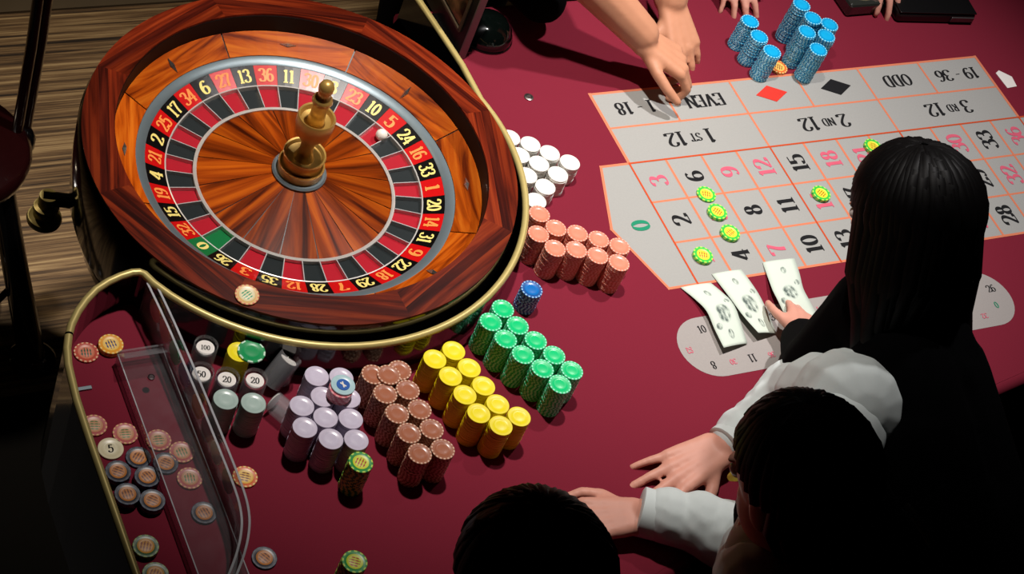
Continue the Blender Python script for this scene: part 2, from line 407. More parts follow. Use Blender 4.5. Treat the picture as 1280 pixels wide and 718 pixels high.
for k, (s, sm) in enumerate((('1 ST 12', (2, 3)), ('2 ND 12', (2, 3)), ('3 RD 12', (2, 3)))):
    put_text(s, (4 * k + 2) * W_, 0.5 * O_, 0.034, PI, INK, 'printed_word', sm, thick=0.17, sx=1.12)
for k, s in ((0, '1 - 18'), (1, 'EVEN'), (4, 'ODD'), (5, '19 - 36')):
    put_text(s, (2 * k + 1) * W_, 1.5 * O_, 0.030, PI, INK, 'printed_word', thick=0.17, sx=1.12)
for k, m, nm in ((2, REDINK, 'red_diamond'), (3, INK, 'black_diamond')):
    cx, cy = (2 * k + 1) * W_, 1.5 * O_
    pr(nm, flat([(cx - 0.036, cy), (cx, cy - 0.021), (cx + 0.036, cy), (cx, cy + 0.021)], 0.0009), m)
# the racetrack of neighbour bets
RT = link('racetrack_print', None, table); tag(RT, 'grey oval racetrack print with small neighbour numbers')
ry, rr = -0.397, 0.060
st = [(-0.040 + rr * math.cos(a), ry + rr * math.sin(a)) for a in [PI / 2 + PI * k / 20 for k in range(21)]] + \
     [(0.545 + rr * math.cos(a), ry + rr * math.sin(a)) for a in [-PI / 2 + PI * k / 20 for k in range(21)]]
link('grey_oval', mesh_of(flat(st, 0.0003)), RT, [mat('grey_oval_print', (160, 154, 150), 0.85, var=0.03, scale=300, spec=0.2)])
WHEEL = [0, 32, 15, 19, 4, 21, 2, 25, 17, 34, 6, 27, 13, 36, 11, 30, 8, 23, 10, 5, 24, 16, 33, 1, 20, 14, 31, 9, 22, 18, 29, 7, 28, 12, 35, 3, 26]
low = [8, 30, 11, 36, 13, 27, 6, 34, 17, 25, 2, 21, 4, 19, 15, 32]
top = [10, 5, 24, 16, 33, 1, 20, 14, 31, 9, 22, 18, 29, 7, 28, 12, 35, 3]
for i, n in enumerate(low):
    put_text(str(n), -0.055 + i * 0.0385, ry - 0.036, 0.016 if n not in REDS else 0.011, PI, PINKINK if n in REDS else INK, thick=0.14, parent=RT)
for i, n in enumerate(top):
    put_text(str(n), -0.040 + i * 0.0345, ry + 0.036, 0.015 if n not in REDS else 0.011, 0, PINKINK if n in REDS else INK, thick=0.14, parent=RT)
put_text('23', -0.083, ry, 0.011, -PI / 2, PINKINK, parent=RT)
put_text('26', 0.573, ry + 0.018, 0.016, 0, INK, parent=RT)
put_text('0', 0.562, ry - 0.018, 0.014, 0, GREENINK, parent=RT)

# ------------------------------------------------------------------ roulette wheel
wheel = tag(link('roulette_wheel_bowl', None, None, loc=(WC.x, WC.y, 0)), 'mahogany roulette wheel with red and black pockets and gold turret', 'roulette wheel')
W_RIM1 = wood('rim_veneer_warm', (54, 14, 7), (106, 33, 14), (138, 52, 22), (5, 95, 9), 0.35, 0.0)
W_RIM2 = wood('rim_veneer_deep', (34, 8, 5), (66, 18, 10), (92, 30, 15), (5, 95, 9), 0.35, 0.0)
W_APR = wood('apron_veneer', (108, 36, 5), (184, 80, 11), (214, 112, 26), (7, 80, 9), 0.4, 0.0)
W_CONE = wood('cone_veneer', (62, 19, 4), (142, 57, 9), (178, 84, 15), (3, 55, 9), 0.3, 0.0)
SEAM = mat('dark_seam', (16, 6, 4), 0.4)
RED = mat('pocket_red', dk((196, 22, 44), 0.75), 0.35, var=0.03)
REDP = mat('plate_red', dk((232, 20, 22), 0.75), 0.25, var=0.03, coat=0.4)
BLK = mat('pocket_black', dk((24, 34, 36), 0.75), 0.4, var=0.03)
BLKP = mat('plate_black', (12, 10, 10), 0.25, var=0.03, coat=0.4)
GRN = mat('pocket_green', dk((10, 128, 66), 0.75), 0.35, var=0.03)
GOLDINK = mat('gold_numeral', (246, 226, 130), 0.45, 0.0, var=0.04)
GOLDRED = mat('gold_numeral_on_red', (255, 150, 70), 0.45, 0.0, var=0.04)
GOLD = mat('turret_gold', (200, 160, 84), 0.36, 0.5, var=0.05)
BASE = math.radians(7)
bm = lathe([(0.2960, 0.050), (0.297, 0.094), (0.3455, 0.0892), (0.350, 0.076), (0.349, 0.02), (0.343, -0.06), (0.325, -0.115), (0.28, -0.139), (0.0, -0.139), (0, -0.05), (0.255, -0.03), (0.262, 0.030), (0.2960, 0.050)], 96)
link('bowl_body', mesh_of(bm, smooth=50), wheel, [BLACK])
# rim: eight mitred sectors, each of three veneer strips laid parallel to the octagon's side
def rim_piece(kind):
    bm = bmesh.new(); n = 14; h = PI / 8
    def out(kind_, a):
        if kind_ == 'circ_out': return 0.3455
        if kind_ == 'oct1': return 0.3455 * math.cos(h) / math.cos(a)
        if kind_ == 'oct2': return 0.3290 * math.cos(h) / math.cos(a)
        return 0.2962
    inner, outer = kind
    lo, hi = [], []
    z = 0.0905
    for k in range(n + 1):
        a = -h + 2 * h * k / n
        r0 = out(inner, a); r1 = max(out(outer, a), r0 + 0.0001)
        # local frame: y is outward, x runs along the chord
        hi.append([bm.verts.new((r * math.sin(a), r * math.cos(a), 0.0985 - 0.1 * (r - 0.2962))) for r in (r0, r1)])
        lo.append([bm.verts.new((r * math.sin(a), r * math.cos(a), 0.0945 - 0.1 * (r - 0.2962))) for r in (r0, r1)])
    for k in range(n):
        bm.faces.new((hi[k][0], hi[k][1], hi[k + 1][1], hi[k + 1][0]))
        bm.faces.new((lo[k][0], lo[k + 1][0], lo[k + 1][1], lo[k][1]))
        for j in (0, 1): bm.faces.new((lo[k][j], hi[k][j], hi[k + 1][j], lo[k + 1][j]))
    for k in (0, n): bm.faces.new((lo[k][0], lo[k][1], hi[k][1], hi[k][0]))
    return mesh_of(bm)
pieces = [('rim_segment', rim_piece(('oct1', 'circ_out')), W_RIM1), ('rim_strip', rim_piece(('oct2', 'oct1')), W_RIM2), ('rim_inner_strip', rim_piece(('circ_in', 'oct2')), W_RIM1)]
for k in range(8):
    a = BASE + PI / 8 + k * PI / 4
    for nm, me, m in pieces: link(nm, me, wheel, [m], rotz=a - PI / 2)
link('ball_track', mesh_of(lathe([(0.2957, 0.056), (0.2954, 0.0935), (0.2966, 0.0950), (0.2972, 0.0935), (0.2972, 0.056), (0.2957, 0.056)], 96), smooth=30), wheel, [mat('black_track', (7, 6, 6), 0.55, spec=0.2)])
# apron: eight veneer panels and eight chrome deflectors
g = 0.004
apron_me = mesh_of(sector([(0.2565, 0.0425), (0.2952, 0.0605), (0.2952, 0.055), (0.2565, 0.037)], PI / 2 - PI / 8 + g, PI / 2 + PI / 8 - g, 12))
bm = bmesh.new()
vs = [bm.verts.new(c) for c in ((0, -0.0145, 0), (0.0042, 0, 0), (0, 0.0145, 0), (-0.0042, 0, 0), (0, 0, 0.0052))]
for i in range(4): bm.faces.new((vs[i], vs[(i + 1) % 4], vs[4]))
bm.faces.new(vs[:4][::-1]); defl_me = mesh_of(bm)
link('apron_seam', mesh_of(lathe([(0.2560, 0.038), (0.2560, 0.0400), (0.2948, 0.0578), (0.2948, 0.052), (0.2560, 0.038)], 96)), wheel, [SEAM])
for k in range(8):
    a = BASE + PI / 8 + k * PI / 4
    link('apron_panel', apron_me, wheel, [W_APR], rotz=a - PI / 2)
    d = link('deflector', defl_me, wheel, [mat('bright_chrome', (205, 200, 190), 0.18, 0.9)], loc=(0.2745 * math.cos(a), 0.2745 * math.sin(a), 0.0524))
    tilt = Matrix.Rotation(a - PI / 2, 4, 'Z') @ Matrix.Rotation(math.atan2(0.0185, 0.036), 4, 'X') @ Matrix.Rotation((PI / 2 if k % 2 == 1 else 0), 4, 'Z')
    d.rotation_euler = tilt.to_euler()
link('outer_ring', mesh_of(lathe([(0.2410, 0.030), (0.2410, 0.0350), (0.2435, 0.0368), (0.2540, 0.0412), (0.2562, 0.0412), (0.2562, 0.030), (0.2410, 0.030)], 96), smooth=40), wheel, [CHROME])
N = 37; st_a = 2 * PI / N; zero_a = math.radians(-150)
plate_me = {}; pocket_me = {}
for cname, mm in (('red', REDP), ('black', BLKP), ('green', GRN)):
    plate_me[cname] = mesh_of(sector([(0.2085, 0.0215), (0.2410, 0.0345), (0.2410, 0.030), (0.2085, 0.017)], PI / 2 - st_a / 2 + 0.001, PI / 2 + st_a / 2 - 0.001, 3))
    plate_me[cname].materials.append(mm)
for cname, mm in (('red', RED), ('black', BLK), ('green', GRN)):
    pocket_me[cname] = mesh_of(sector([(0.1635, 0.0090), (0.2060, 0.0130), (0.2060, 0.008), (0.1635, 0.004)], PI / 2 - st_a / 2 + 0.003, PI / 2 + st_a / 2 - 0.003, 3))
    pocket_me[cname].materials.append(mm)
bm = bmesh.new()
vs = [bm.verts.new(c) for c in ((-0.0011, 0.1635, 0.006), (0.0011, 0.1635, 0.006), (0.0011, 0.2065, 0.010), (-0.0011, 0.2065, 0.010), (-0.0007, 0.1640, 0.0170), (0.0007, 0.1640, 0.0170), (0.0007, 0.2065, 0.0205), (-0.0007, 0.2065, 0.0205))]
for f in ((0, 1, 2, 3), (4, 5, 6, 7), (0, 1, 5, 4), (1, 2, 6, 5), (2, 3, 7, 6), (3, 0, 4, 7)): bm.faces.new([vs[i] for i in f])
fret_me = mesh_of(bm); fret_me.materials.append(mat('fret_metal', (205, 205, 205), 0.3, 0.35))
slope = math.atan2(0.013, 0.0325)
for i, n in enumerate(WHEEL):
    a = zero_a - i * st_a
    cn = 'green' if n == 0 else ('red' if n in REDS else 'black')
    pl = link('number_plate', plate_me[cn], wheel, rotz=a - PI / 2)
    t = link('numeral', text_mesh(str(n), 0.0235, thick=0.20, thin=0.09, sx=0.92 if n > 9 else 1.15), pl, [GOLDRED if cn == 'red' else GOLDINK], loc=(0, 0.2247, 0.0286))
    t.rotation_euler = (slope, 0, 0)
    link('pocket', pocket_me[cn], wheel, rotz=a - PI / 2)
    link('pocket_divider', fret_me, wheel, rotz=a - st_a / 2 - PI / 2)
link('pocket_ring', mesh_of(lathe([(0.2062, 0.006), (0.2062, 0.0214), (0.2073, 0.0222), (0.2084, 0.0218), (0.2084, 0.006), (0.2062, 0.006)], 96), smooth=40), wheel, [mat('ring_silver', (222, 220, 214), 0.3, 0.35)])
link('cone_ring', mesh_of(lathe([(0.1578, 0.0), (0.1578, 0.0165), (0.1605, 0.0185), (0.1634, 0.0165), (0.1634, 0.0), (0.1578, 0.0)], 96), smooth=40), wheel, [mat('ring_silver', (222, 220, 214), 0.3, 0.35)])
link('pocket_bed', mesh_of(lathe([(0.1630, -0.028), (0.1630, 0.005), (0.2412, 0.0165), (0.2412, -0.028), (0.1630, -0.028)], 96)), wheel, [SEAM])
link('cone_bed', mesh_of(lathe([(0.0, -0.028), (0.1578, -0.028), (0.1578, 0.0128), (0.03, 0.0420), (0, 0.0420), (0, -0.028)], 64)), wheel, [SEAM])
NC = 16
cone_me = mesh_of(sector([(0.036, 0.0418), (0.1576, 0.0142), (0.1576, 0.010), (0.036, 0.036)], -PI / NC + 0.006, PI / NC - 0.006, 6))
for k in range(NC):
    link('cone_segment', cone_me, wheel, [W_CONE], rotz=math.radians(5) + k * 2 * PI / NC)
# turret: stacked turned gold pieces on the axis
link('turret_collar', mesh_of(lathe([(0, 0.040), (0.043, 0.040), (0.044, 0.044), (0.041, 0.047), (0.036, 0.047), (0.036, 0.041), (0, 0.041)], 48), smooth=40), wheel, [CHROME])
link('turret_base', mesh_of(lathe([(0, 0.041), (0.034, 0.041), (0.0365, 0.047), (0.036, 0.056), (0.0375, 0.061), (0.0365, 0.064), (0.034, 0.063), (0.032, 0.060), (0.031, 0.066), (0.033, 0.079), (0.0345, 0.083), (0.0335, 0.086), (0.031, 0.085), (0.028, 0.079), (0.018, 0.076), (0, 0.076)], 48), smooth=35), wheel, [GOLD])
link('turret_stem', mesh_of(lathe([(0, 0.076), (0.017, 0.076), (0.012, 0.088), (0.0105, 0.100), (0.012, 0.112), (0.018, 0.122), (0.0265, 0.134), (0.030, 0.150), (0.0305, 0.166), (0.029, 0.169), (0.0265, 0.1675), (0.0235, 0.160), (0.016, 0.157), (0, 0.157)], 48), smooth=35), wheel, [GOLD])
link('turret_finial', mesh_of(lathe([(0, 0.157), (0.014, 0.157), (0.0125, 0.168), (0.0115, 0.184), (0.0135, 0.196), (0.0165, 0.202), (0.0150, 0.208), (0.0105, 0.213), (0.0092, 0.218), (0.0118, 0.225), (0.0122, 0.232), (0.0095, 0.239), (0.0050, 0.2425), (0, 0.2435)], 32), smooth=60), wheel, [GOLD])
for a in (163, 73, -17, -107):
    a = math.radians(a)
    link('foot_arm', mesh_of(tube([(0.33 * math.cos(a), 0.33 * math.sin(a), -0.088), (0.380 * math.cos(a), 0.380 * math.sin(a), -0.088)], 0.012, 10)), wheel, [BLACK])
    f = link('brass_foot', mesh_of(lathe([(0, -0.165), (0.010, -0.163), (0.018, -0.154), (0.0265, -0.146), (0.028, -0.140), (0.0265, -0.134), (0.019, -0.130), (0.0185, -0.120), (0.021, -0.116), (0.020, -0.110), (0.014, -0.108), (0.014, -0.085), (0, -0.085)], 28), smooth=40), wheel, [BRASS], loc=(0.372 * math.cos(a), 0.372 * math.sin(a), 0.005))
bm = bmesh.new(); bmesh.ops.create_uvsphere(bm, u_segments=24, v_segments=14, radius=0.0100)
ba = math.radians(22.5)
tag(link('roulette_ball', mesh_of(bm, smooth=60), None, [mat('ivory_ball', (245, 240, 228), 0.25, var=0.02)], loc=(WC.x + 0.1935 * math.cos(ba), WC.y + 0.1935 * math.sin(ba), 0.0119 + 0.0106)),
    'white ivory roulette ball resting in the pocket by number 5', 'ball')

# ------------------------------------------------------------------ chips
CR, CT = 0.0178, 0.0031
ORD = ['top', 'second', 'third', 'fourth', 'fifth', 'sixth', 'seventh', 'eighth', 'ninth', 'tenth', 'eleventh', 'twelfth', 'thirteenth', 'fourteenth', 'fifteenth',
       'sixteenth', 'seventeenth', 'eighteenth', 'nineteenth', 'twentieth', 'twenty-first', 'twenty-second', 'twenty-third', 'twenty-fourth', 'twenty-fifth', 'twenty-sixth', 'twenty-seventh', 'twenty-eighth']
def chip_mesh(body, spot_m, centre, spots=18, R=CR):
    """A moulded chip: edge spots, raised outer ring, shallow moulded dish in the middle."""
    segs = spots * 2 if spots else 36
    t = CT; k = R / 0.0178
    prof = [(0, 0), (R - 0.0005, 0), (R, 0.0004), (R, t - 0.0004), (R - 0.0005, t), (R - 0.0023 * k, t), (0.0118 * k, t - 0.00005), (0.0105 * k, t - 0.0005), (0.0085 * k, t - 0.0007), (0.0062 * k, t - 0.0004), (0, t - 0.00035)]
    def mi(i, s):
        if i in (2, 3, 4) and spots and s % 2 == 0: return 1
        if i >= 6: return 2
        return 0
    me = mesh_of(lathe(prof, segs, mi=mi), smooth=30)
    for m in (body, spot_m, centre): me.materials.append(m)
    return me
def cm(n, c, r=0.32, **k): return mat('chip_' + n, c, r, var=0.04, scale=200, **k)
def hatch(name, bg, ink, scale=230.0):
    """Printed grid of short bars on a chip's centre."""
    m = bpy.data.materials.new(name); m.use_nodes = True
    nt = m.node_tree; b = nt.nodes['Principled BSDF']
    tc = nt.nodes.new('ShaderNodeTexCoord'); mp = nt.nodes.new('ShaderNodeMapping'); mp.inputs['Rotation'].default_value = (0, 0, 0.5)
    w1 = nt.nodes.new('ShaderNodeTexWave'); w1.inputs['Scale'].default_value = scale / 3; w1.bands_direction = 'X'
    w2 = nt.nodes.new('ShaderNodeTexWave'); w2.inputs['Scale'].default_value = scale / 4.5; w2.bands_direction = 'Y'
    ln = nt.nodes.new('ShaderNodeVectorMath'); ln.operation = 'LENGTH'
    nt.links.new(tc.outputs['Object'], mp.inputs['Vector']); nt.links.new(tc.outputs['Object'], ln.inputs[0])
    for w in (w1, w2): nt.links.new(mp.outputs[0], w.inputs['Vector'])
    a = nt.nodes.new('ShaderNodeMath'); a.operation = 'MULTIPLY'; nt.links.new(w1.outputs[1], a.inputs[0])
    g2 = nt.nodes.new('ShaderNodeMapRange'); g2.inputs['To Min'].default_value = 0.45; nt.links.new(w2.outputs[1], g2.inputs['Value']); nt.links.new(g2.outputs[0], a.inputs[1])
    lt = nt.nodes.new('ShaderNodeMath'); lt.operation = 'LESS_THAN'; lt.inputs[1].default_value = 0.0085; nt.links.new(ln.outputs['Value'], lt.inputs[0])
    gt = nt.nodes.new('ShaderNodeMath'); gt.operation = 'GREATER_THAN'; gt.inputs[1].default_value = 0.42; nt.links.new(a.outputs[0], gt.inputs[0])
    mu = nt.nodes.new('ShaderNodeMath'); mu.operation = 'MULTIPLY'; nt.links.new(lt.outputs[0], mu.inputs[0]); nt.links.new(gt.outputs[0], mu.inputs[1])
    mx = nt.nodes.new('ShaderNodeMix'); mx.data_type = 'RGBA'
    mx.inputs['A'].default_value = lin(bg); mx.inputs['B'].default_value = lin(ink)
    nt.links.new(mu.outputs[0], mx.inputs['Factor']); nt.links.new(mx.outputs['Result'], b.inputs['Base Color'])
    b.inputs['Roughness'].default_value = 0.4
    return m
WH = cm('ivory', (238, 232, 220))
K = {
 'green': chip_mesh(cm('green', (8, 196, 118)), cm('pale_green', (150, 240, 205)), cm('green_c', (6, 205, 122), 0.25)),
 'yellow': chip_mesh(cm('yellow', (246, 226, 24)), cm('yellow_e', (236, 212, 36)), cm('yellow_c', (248, 230, 30), 0.3), 0),
 'brown': chip_mesh(cm('brown', (164, 100, 72)), cm('brown_spot', (226, 186, 160)), cm('brown_c', (170, 104, 76), 0.25)),
 'lavender': chip_mesh(cm('lavender', (206, 196, 216)), cm('lav_spot', (218, 208, 224)), cm('lav_c', (212, 204, 224), 0.25), 0),
 'salmon': chip_mesh(cm('salmon', (226, 128, 102)), cm('salmon_spot', (240, 176, 156)), cm('salmon_c', (232, 138, 112), 0.25)),
 'white': chip_mesh(cm('white', (228, 226, 218)), WH, cm('white_c', (236, 234, 226), 0.4), 0),
 'blue': chip_mesh(cm('blue', (12, 80, 150)), cm('blue_spot', (150, 196, 232)), cm('blue_c', (14, 108, 186), 0.25)),
 'sky': chip_mesh(cm('sky', (12, 150, 206)), cm('sky_spot', (150, 226, 246)), cm('sky_c', (20, 170, 226), 0.25)),
 'silver': chip_mesh(cm('silver', (168, 190, 182)), WH, cm('silver_c', (178, 200, 192), 0.25), 0),
 'pattern': chip_mesh(cm('leaf', (34, 150, 62)), cm('lime', (196, 224, 90)), hatch('chip_lime_hatch', (214, 222, 60), (176, 66, 24)), 12),
 'layout': chip_mesh(cm('leaf2', (60, 196, 70)), cm('lime2', (190, 240, 90)), hatch('chip_yellow_hatch', (226, 230, 56), (188, 84, 20)), 12),
 'pink': chip_mesh(cm('rose', (214, 110, 122)), cm('rose_s', (232, 168, 170)), cm('rose_c', (220, 120, 130)), 12),
 'orange': chip_mesh(cm('orange', (222, 108, 50)), cm('cream', (244, 214, 130)), hatch('chip_orange_hatch', (236, 190, 90), (120, 60, 40)), 16),
 'red': chip_mesh(cm('brick', (190, 74, 54)), cm('cream2', (236, 190, 150)), hatch('chip_red_hatch', (210, 120, 90), (40, 84, 60)), 16),
 'amber': chip_mesh(cm('amber', (232, 158, 44)), cm('cream3', (244, 214, 130)), hatch('chip_amber_hatch', (238, 196, 100), (60, 60, 110)), 16),
 'navy': chip_mesh(cm('navy', (26, 34, 52)), cm('navy_s', (60, 74, 96)), hatch('chip_navy_hatch', (196, 122, 48), (110, 50, 20)), 12),
 'forest': chip_mesh(cm('forest', (40, 92, 44)), cm('lime3', (130, 160, 70)), hatch('chip_forest_hatch', (216, 150, 50), (140, 60, 20)), 12),
 'rosewood': chip_mesh(cm('dusty', (190, 96, 92)), cm('dusty_s', (226, 178, 120)), hatch('chip_dusty_hatch', (206, 150, 110), (90, 120, 60)), 16),
 'plain_cream': chip_mesh(cm('cream4', (226, 214, 176)), cm('cream5', (238, 228, 196)), cm('cream6', (232, 222, 186)), 0),
 'big_green': chip_mesh(cm('jade', (10, 146, 82)), cm('jade_s', (206, 236, 214)), cm('jade_c', (10, 150, 84)), 8, R=0.0205),
 'cream_green': chip_mesh(cm('biscuit', (222, 178, 110)), cm('terracotta', (200, 92, 60)), hatch('chip_biscuit_hatch', (226, 214, 170), (24, 150, 100)), 16),
 'plaque': chip_mesh(cm('ice', (176, 210, 216)), cm('ice_s', (210, 232, 236)), cm('ice_c', (180, 214, 220)), 0),
 'black': chip_mesh(cm('char', (24, 22, 24)), cm('char_s', (70, 66, 70)), cm('char_c', (30, 28, 30)), 12),
 'crimson': chip_mesh(cm('crim', (120, 14, 34)), cm('crim_s', (150, 60, 70)), cm('crim_c', (126, 16, 38)), 12),
}
def chip(kind, name, x, y, z, label, group=None, rot=None, cat='chip'):
    o = link(name, K[kind], None, loc=(x, y, z)); o.rotation_euler = rot or (0, 0, random.uniform(0, 2 * PI))
    tag(o, label, cat, group)
    return o
def stack(kind, name, x, y, n, colour, where, group, z0=0.0, jit=0.00035, lean=(0, 0), drop=0):
    """n single chips on top of one another, each its own object."""
    for k in range(n):
        d = n - 1 - k + drop
        lab = f'{colour} chip on top of {where}' if d == 0 else f'{colour} chip, {ORD[d]} from top, {where}'
        z = z0 + k * (CT + 0.00002)
        chip(kind, name, x + random.uniform(-jit, jit) + lean[0] * k, y + random.uniform(-jit, jit) + lean[1] * k, z, lab, group)
    return z0 + n * (CT + 0.00002)
def relax(P, keep, dmin=0.0364, it=200):
    P = [Vector(p) for p in P]
    for _ in range(it):
        for i in range(len(P)):
            for j in range(i):
                d = P[i] - P[j]
                if d.length < dmin:
                    s = d.normalized() * (dmin - d.length) / 2; P[i] += s; P[j] -= s
            if keep:
                d = P[i] - WC
                if d.length < keep: P[i] = WC + d.normalized() * keep
    return P
NTH = ['first', 'second', 'third', 'fourth', 'fifth', 'sixth', 'seventh', 'eighth', 'ninth', 'tenth']
def two_rows(kind, name, colour, rowA, rowB, sideA, sideB, group, n=20):
    P = relax(rowA + rowB, 0.3935)
    for i, p in enumerate(P):
        side, k = (sideA, i) if i < len(rowA) else (sideB, i - len(rowA))
        stack(kind, name, p.x, p.y, n, colour, f'{NTH[k]} stack from wheel, {side} row', group)
two_rows('green', 'green_chip', 'green', [(-.406, -.305), (-.396, -.339), (-.379, -.37), (-.362, -.40), (-.346, -.433)], [(-.436, -.325), (-.425, -.359), (-.411, -.391), (-.392, -.421), (-.376, -.453)], 'layout-side', 'yellow-side', 'green chips in two rows of stacks')
two_rows('yellow', 'yellow_chip', 'yellow', [(-.518, -.368), (-.507, -.401), (-.499, -.433), (-.49, -.467), (-.467, -.495)], [(-.551, -.376), (-.54, -.410), (-.532, -.442), (-.523, -.476), (-.502, -.504)], 'green-side', 'brown-side', 'yellow chips in two rows of stacks')
two_rows('brown', 'brown_chip', 'brown', [(-.615, -.387), (-.616, -.419), (-.612, -.454), (-.608, -.488), (-.605, -.524)], [(-.657, -.386), (-.652, -.418), (-.648, -.454), (-.643, -.489), (-.641, -.525)], 'yellow-side', 'lavender-side', 'brown chips in two rows of stacks')
chip('brown', 'brown_chip', -.636, -.389, 20 * 0.00312 + 0.0001, 'loose brown chip bridging the two brown stacks nearest the wheel', 'brown chips in two rows of stacks')
two_rows('salmon', 'salmon_chip', 'salmon pink', [(-.262, -.136), (-.238, -.158), (-.212, -.176), (-.186, -.192), (-.160, -.208)], [(-.284, -.174), (-.262, -.190), (-.236, -.206), (-.206, -.222), (-.174, -.242)], 'white-side', 'green-side', 'salmon pink chips in two rows of stacks', 19)
lav = relax([(-.742, -.371), (-.707, -.379), (-.747, -.406), (-.710, -.417), (-.781, -.414), (-.754, -.44), (-.72, -.448), (-.789, -.45), (-.76, -.475), (-.724, -.483)], 0.3935)
lav_w = ['stack at the rail beside the acrylic capsules', 'stack at the rail beside the brown rows', 'stack left under the pale marker', 'stack right under the pale marker', 'stack facing the silver stacks, wheel end',
         'stack in the middle of the lavender block', 'middle stack on the brown side', 'dealer-end corner stack toward the silver', 'dealer-end stack, centre of three', 'dealer-end stack behind the patterned green stack']
for p, w in zip(lav, lav_w): stack('lavender', 'lavender_chip', p.x, p.y, 20, 'lavender', w, 'lavender chips in a block of stacks')
z = 20 * 0.00312 + 0.0001
for k in range(6):
    chip('pink', 'rose_chip', -.723, -.408, z + k * 0.00312, f'rose pink chip, {ORD[5 - k] if k < 5 else "uppermost"} in the short pile on lavender stacks' if k < 5 else 'rose pink chip directly under the pale marker on the lavender stacks', 'rose pink chips on the lavender stacks')
pq = chip('plaque', 'marker_chip', -.720, -.405, z + 6 * 0.00312, 'pale ice-blue marker chip with blue disc, on rose pink chips', cat='chip', rot=(0, 0, 0.3))
bm = lathe([(0, CT - 0.0004), (0.0098, CT - 0.0004), (0.0098, CT + 0.0003), (0, CT + 0.0003)], 28)
d = link('blue_disc', mesh_of(bm), pq, [cm('disc_blue', (20, 90, 176))])
link('emblem', text_mesh('X', 0.010, thick=0.22, thin=0.18), d, [WH], loc=(0, 0, CT + 0.0005))
whites = relax([(-.224, .047), (-.206, .030), (-.181, .008), (-.152, -.014), (-.225, .008), (-.210, -.007), (-.185, -.030), (-.225, -.027), (-.214, -.046), (-.222, -.066)], 0.3935)
ww = ['rearmost stack at the rail', 'second stack of the far white row', 'third stack of the far white row', 'outermost stack toward the layout', 'rail stack behind the centre', 'centre stack of the white block',
      'outer stack of the middle white row', 'rail stack toward the salmon chips', 'outer stack of the near white row', 'white stack nearest the salmon chips']
for p, w, n in zip(whites, ww, (13, 13, 13, 13, 13, 13, 12, 12, 10, 9)): stack('white', 'white_chip', p.x, p.y, n, 'white', w, 'white chips in a block of stacks', jit=0.0007)
stack('blue', 'blue_chip', -.330, -.262, 14, 'dark blue', 'lone stack between green and salmon', 'dark blue chips in the lone stack')
for (x, y), w in (((-.885, -.382), 'silver stack next to the acrylic divider'), ((-.8485, -.396), 'silver stack nearer the lavender block')):
    stack('silver', 'silver_chip', x, y, 20, 'silver grey', w, 'silver grey chips in two stacks')
stack('pattern', 'patterned_green_chip', -.732, -.5225, 20, 'green and yellow patterned', 'stack beside lavender block', 'patterned green chips beside the lavender block')
stack('pattern', 'patterned_green_chip', -.799, -.672, 20, 'green and yellow patterned', 'lone stack near the dealers', 'patterned green chips in the lone dealer-side stack')
# capsule area
topz = stack('yellow', 'yellow_chip', -.8365, -.3025, 18, 'yellow', 'stack under the large jade chip', 'yellow chips under the jade chip')
chip('big_green', 'jade_chip', -.820, -.3065, topz + 0.00005, 'large jade green chip with white marks, atop the yellow rail stack')
# sky blue stacks at the far side
sk = [(.367, .253), (.366, .212), (.372, .172)]
for (x, y), w, n, l in zip(sk, ('farthest of the three leaning stacks', 'middle of the three leaning stacks', 'nearest of the three leaning stacks'), (20, 20, 20), ((.0002, .0001),) * 3):
    stack('sky', 'sky_blue_chip', x, y, n, 'sky blue', w, 'sky blue chips on the far side', jit=0.0006, lean=l)
for (x, y), w, n in zip(relax([(.483, .262), (.489, .227), (.522, .212), (.462, .198), (.500, .185), (.468, .158)], 0), ('farthest stack of the sky blue cluster', 'second farthest stack of the cluster', 'layout-end stack of the cluster', 'wheel-side stack of the cluster', 'centre stack of the cluster', 'cluster stack nearest the layout'), (28, 28, 26, 26, 26, 24)):
    stack('sky', 'sky_blue_chip', x, y, n, 'sky blue', w, 'sky blue chips on the far side', jit=0.0006)
for k in range(2): chip('orange', 'orange_chip', .425, .185, k * 0.00312, ('lower' if k == 0 else 'upper') + ' orange chip between the sky blue stacks', 'orange chips between the sky blue stacks')
# bets on the layout
bets = [(.113, -.090, 1, 'between 6 and 9'), (.112, -.133, 2, 'on number 5 beside 8'), (.113, -.181, 2, 'on the line above number 4'), (.036, -.219, 2, 'on number 1 by the orange line'), (.343, -.124, 2, 'near number 14 beside 11'), (.518, -.032, 2, "beside the dark-haired person's head")]
for x, y, n, w in bets:
    for k in range(n): chip('layout', 'bet_chip', x, y, 0.0011 + k * 0.00312, (f'yellow-green bet chip {w}' if n == 1 else f'{"upper" if k else "lower"} yellow-green bet chip {w}'), 'yellow-green bet chips on the layout')
# chips at the left end
chip('red', 'brick_red_chip', -1.032, -.226, 0.0, 'brick red chip with green centre inside the curved brass lip')
for k in range(3): chip('amber', 'amber_chip', -.9955, -.2225, k * 0.00312, ['lowest', 'middle', 'topmost'][k] + ' amber chip in the short pile beside the brick red chip', 'amber chips in the short pile')
chip('plain_cream', 'cream_chip', -1.045, -.392, 0.0, 'plain cream chip numbered 5 by the left brass rail')
E1 = bpy.data.objects['cream_chip']; link('printed_number', text_mesh('5', 0.013), E1, [INK], loc=(0, 0, CT + 0.0003), rotz=2.2)
for x, y, w, n in ((-1.050, -.438, 'stack nearest the left brass rail', 5), (-1.048, -.4755, 'left rail stack, dealer end', 5), (-1.0125, -.452, 'pile beside the tray edge', 4), (-1.0175, -.491, 'dealer-end pile by the tray', 4)):
    stack('navy', 'navy_chip', x, y, n, 'navy', w, 'navy chips along the left rail')
chip('navy', 'navy_chip', -1.012, -.414, 0.0, 'single navy chip by the tray, wheel end of the navy piles', 'navy chips along the left rail')
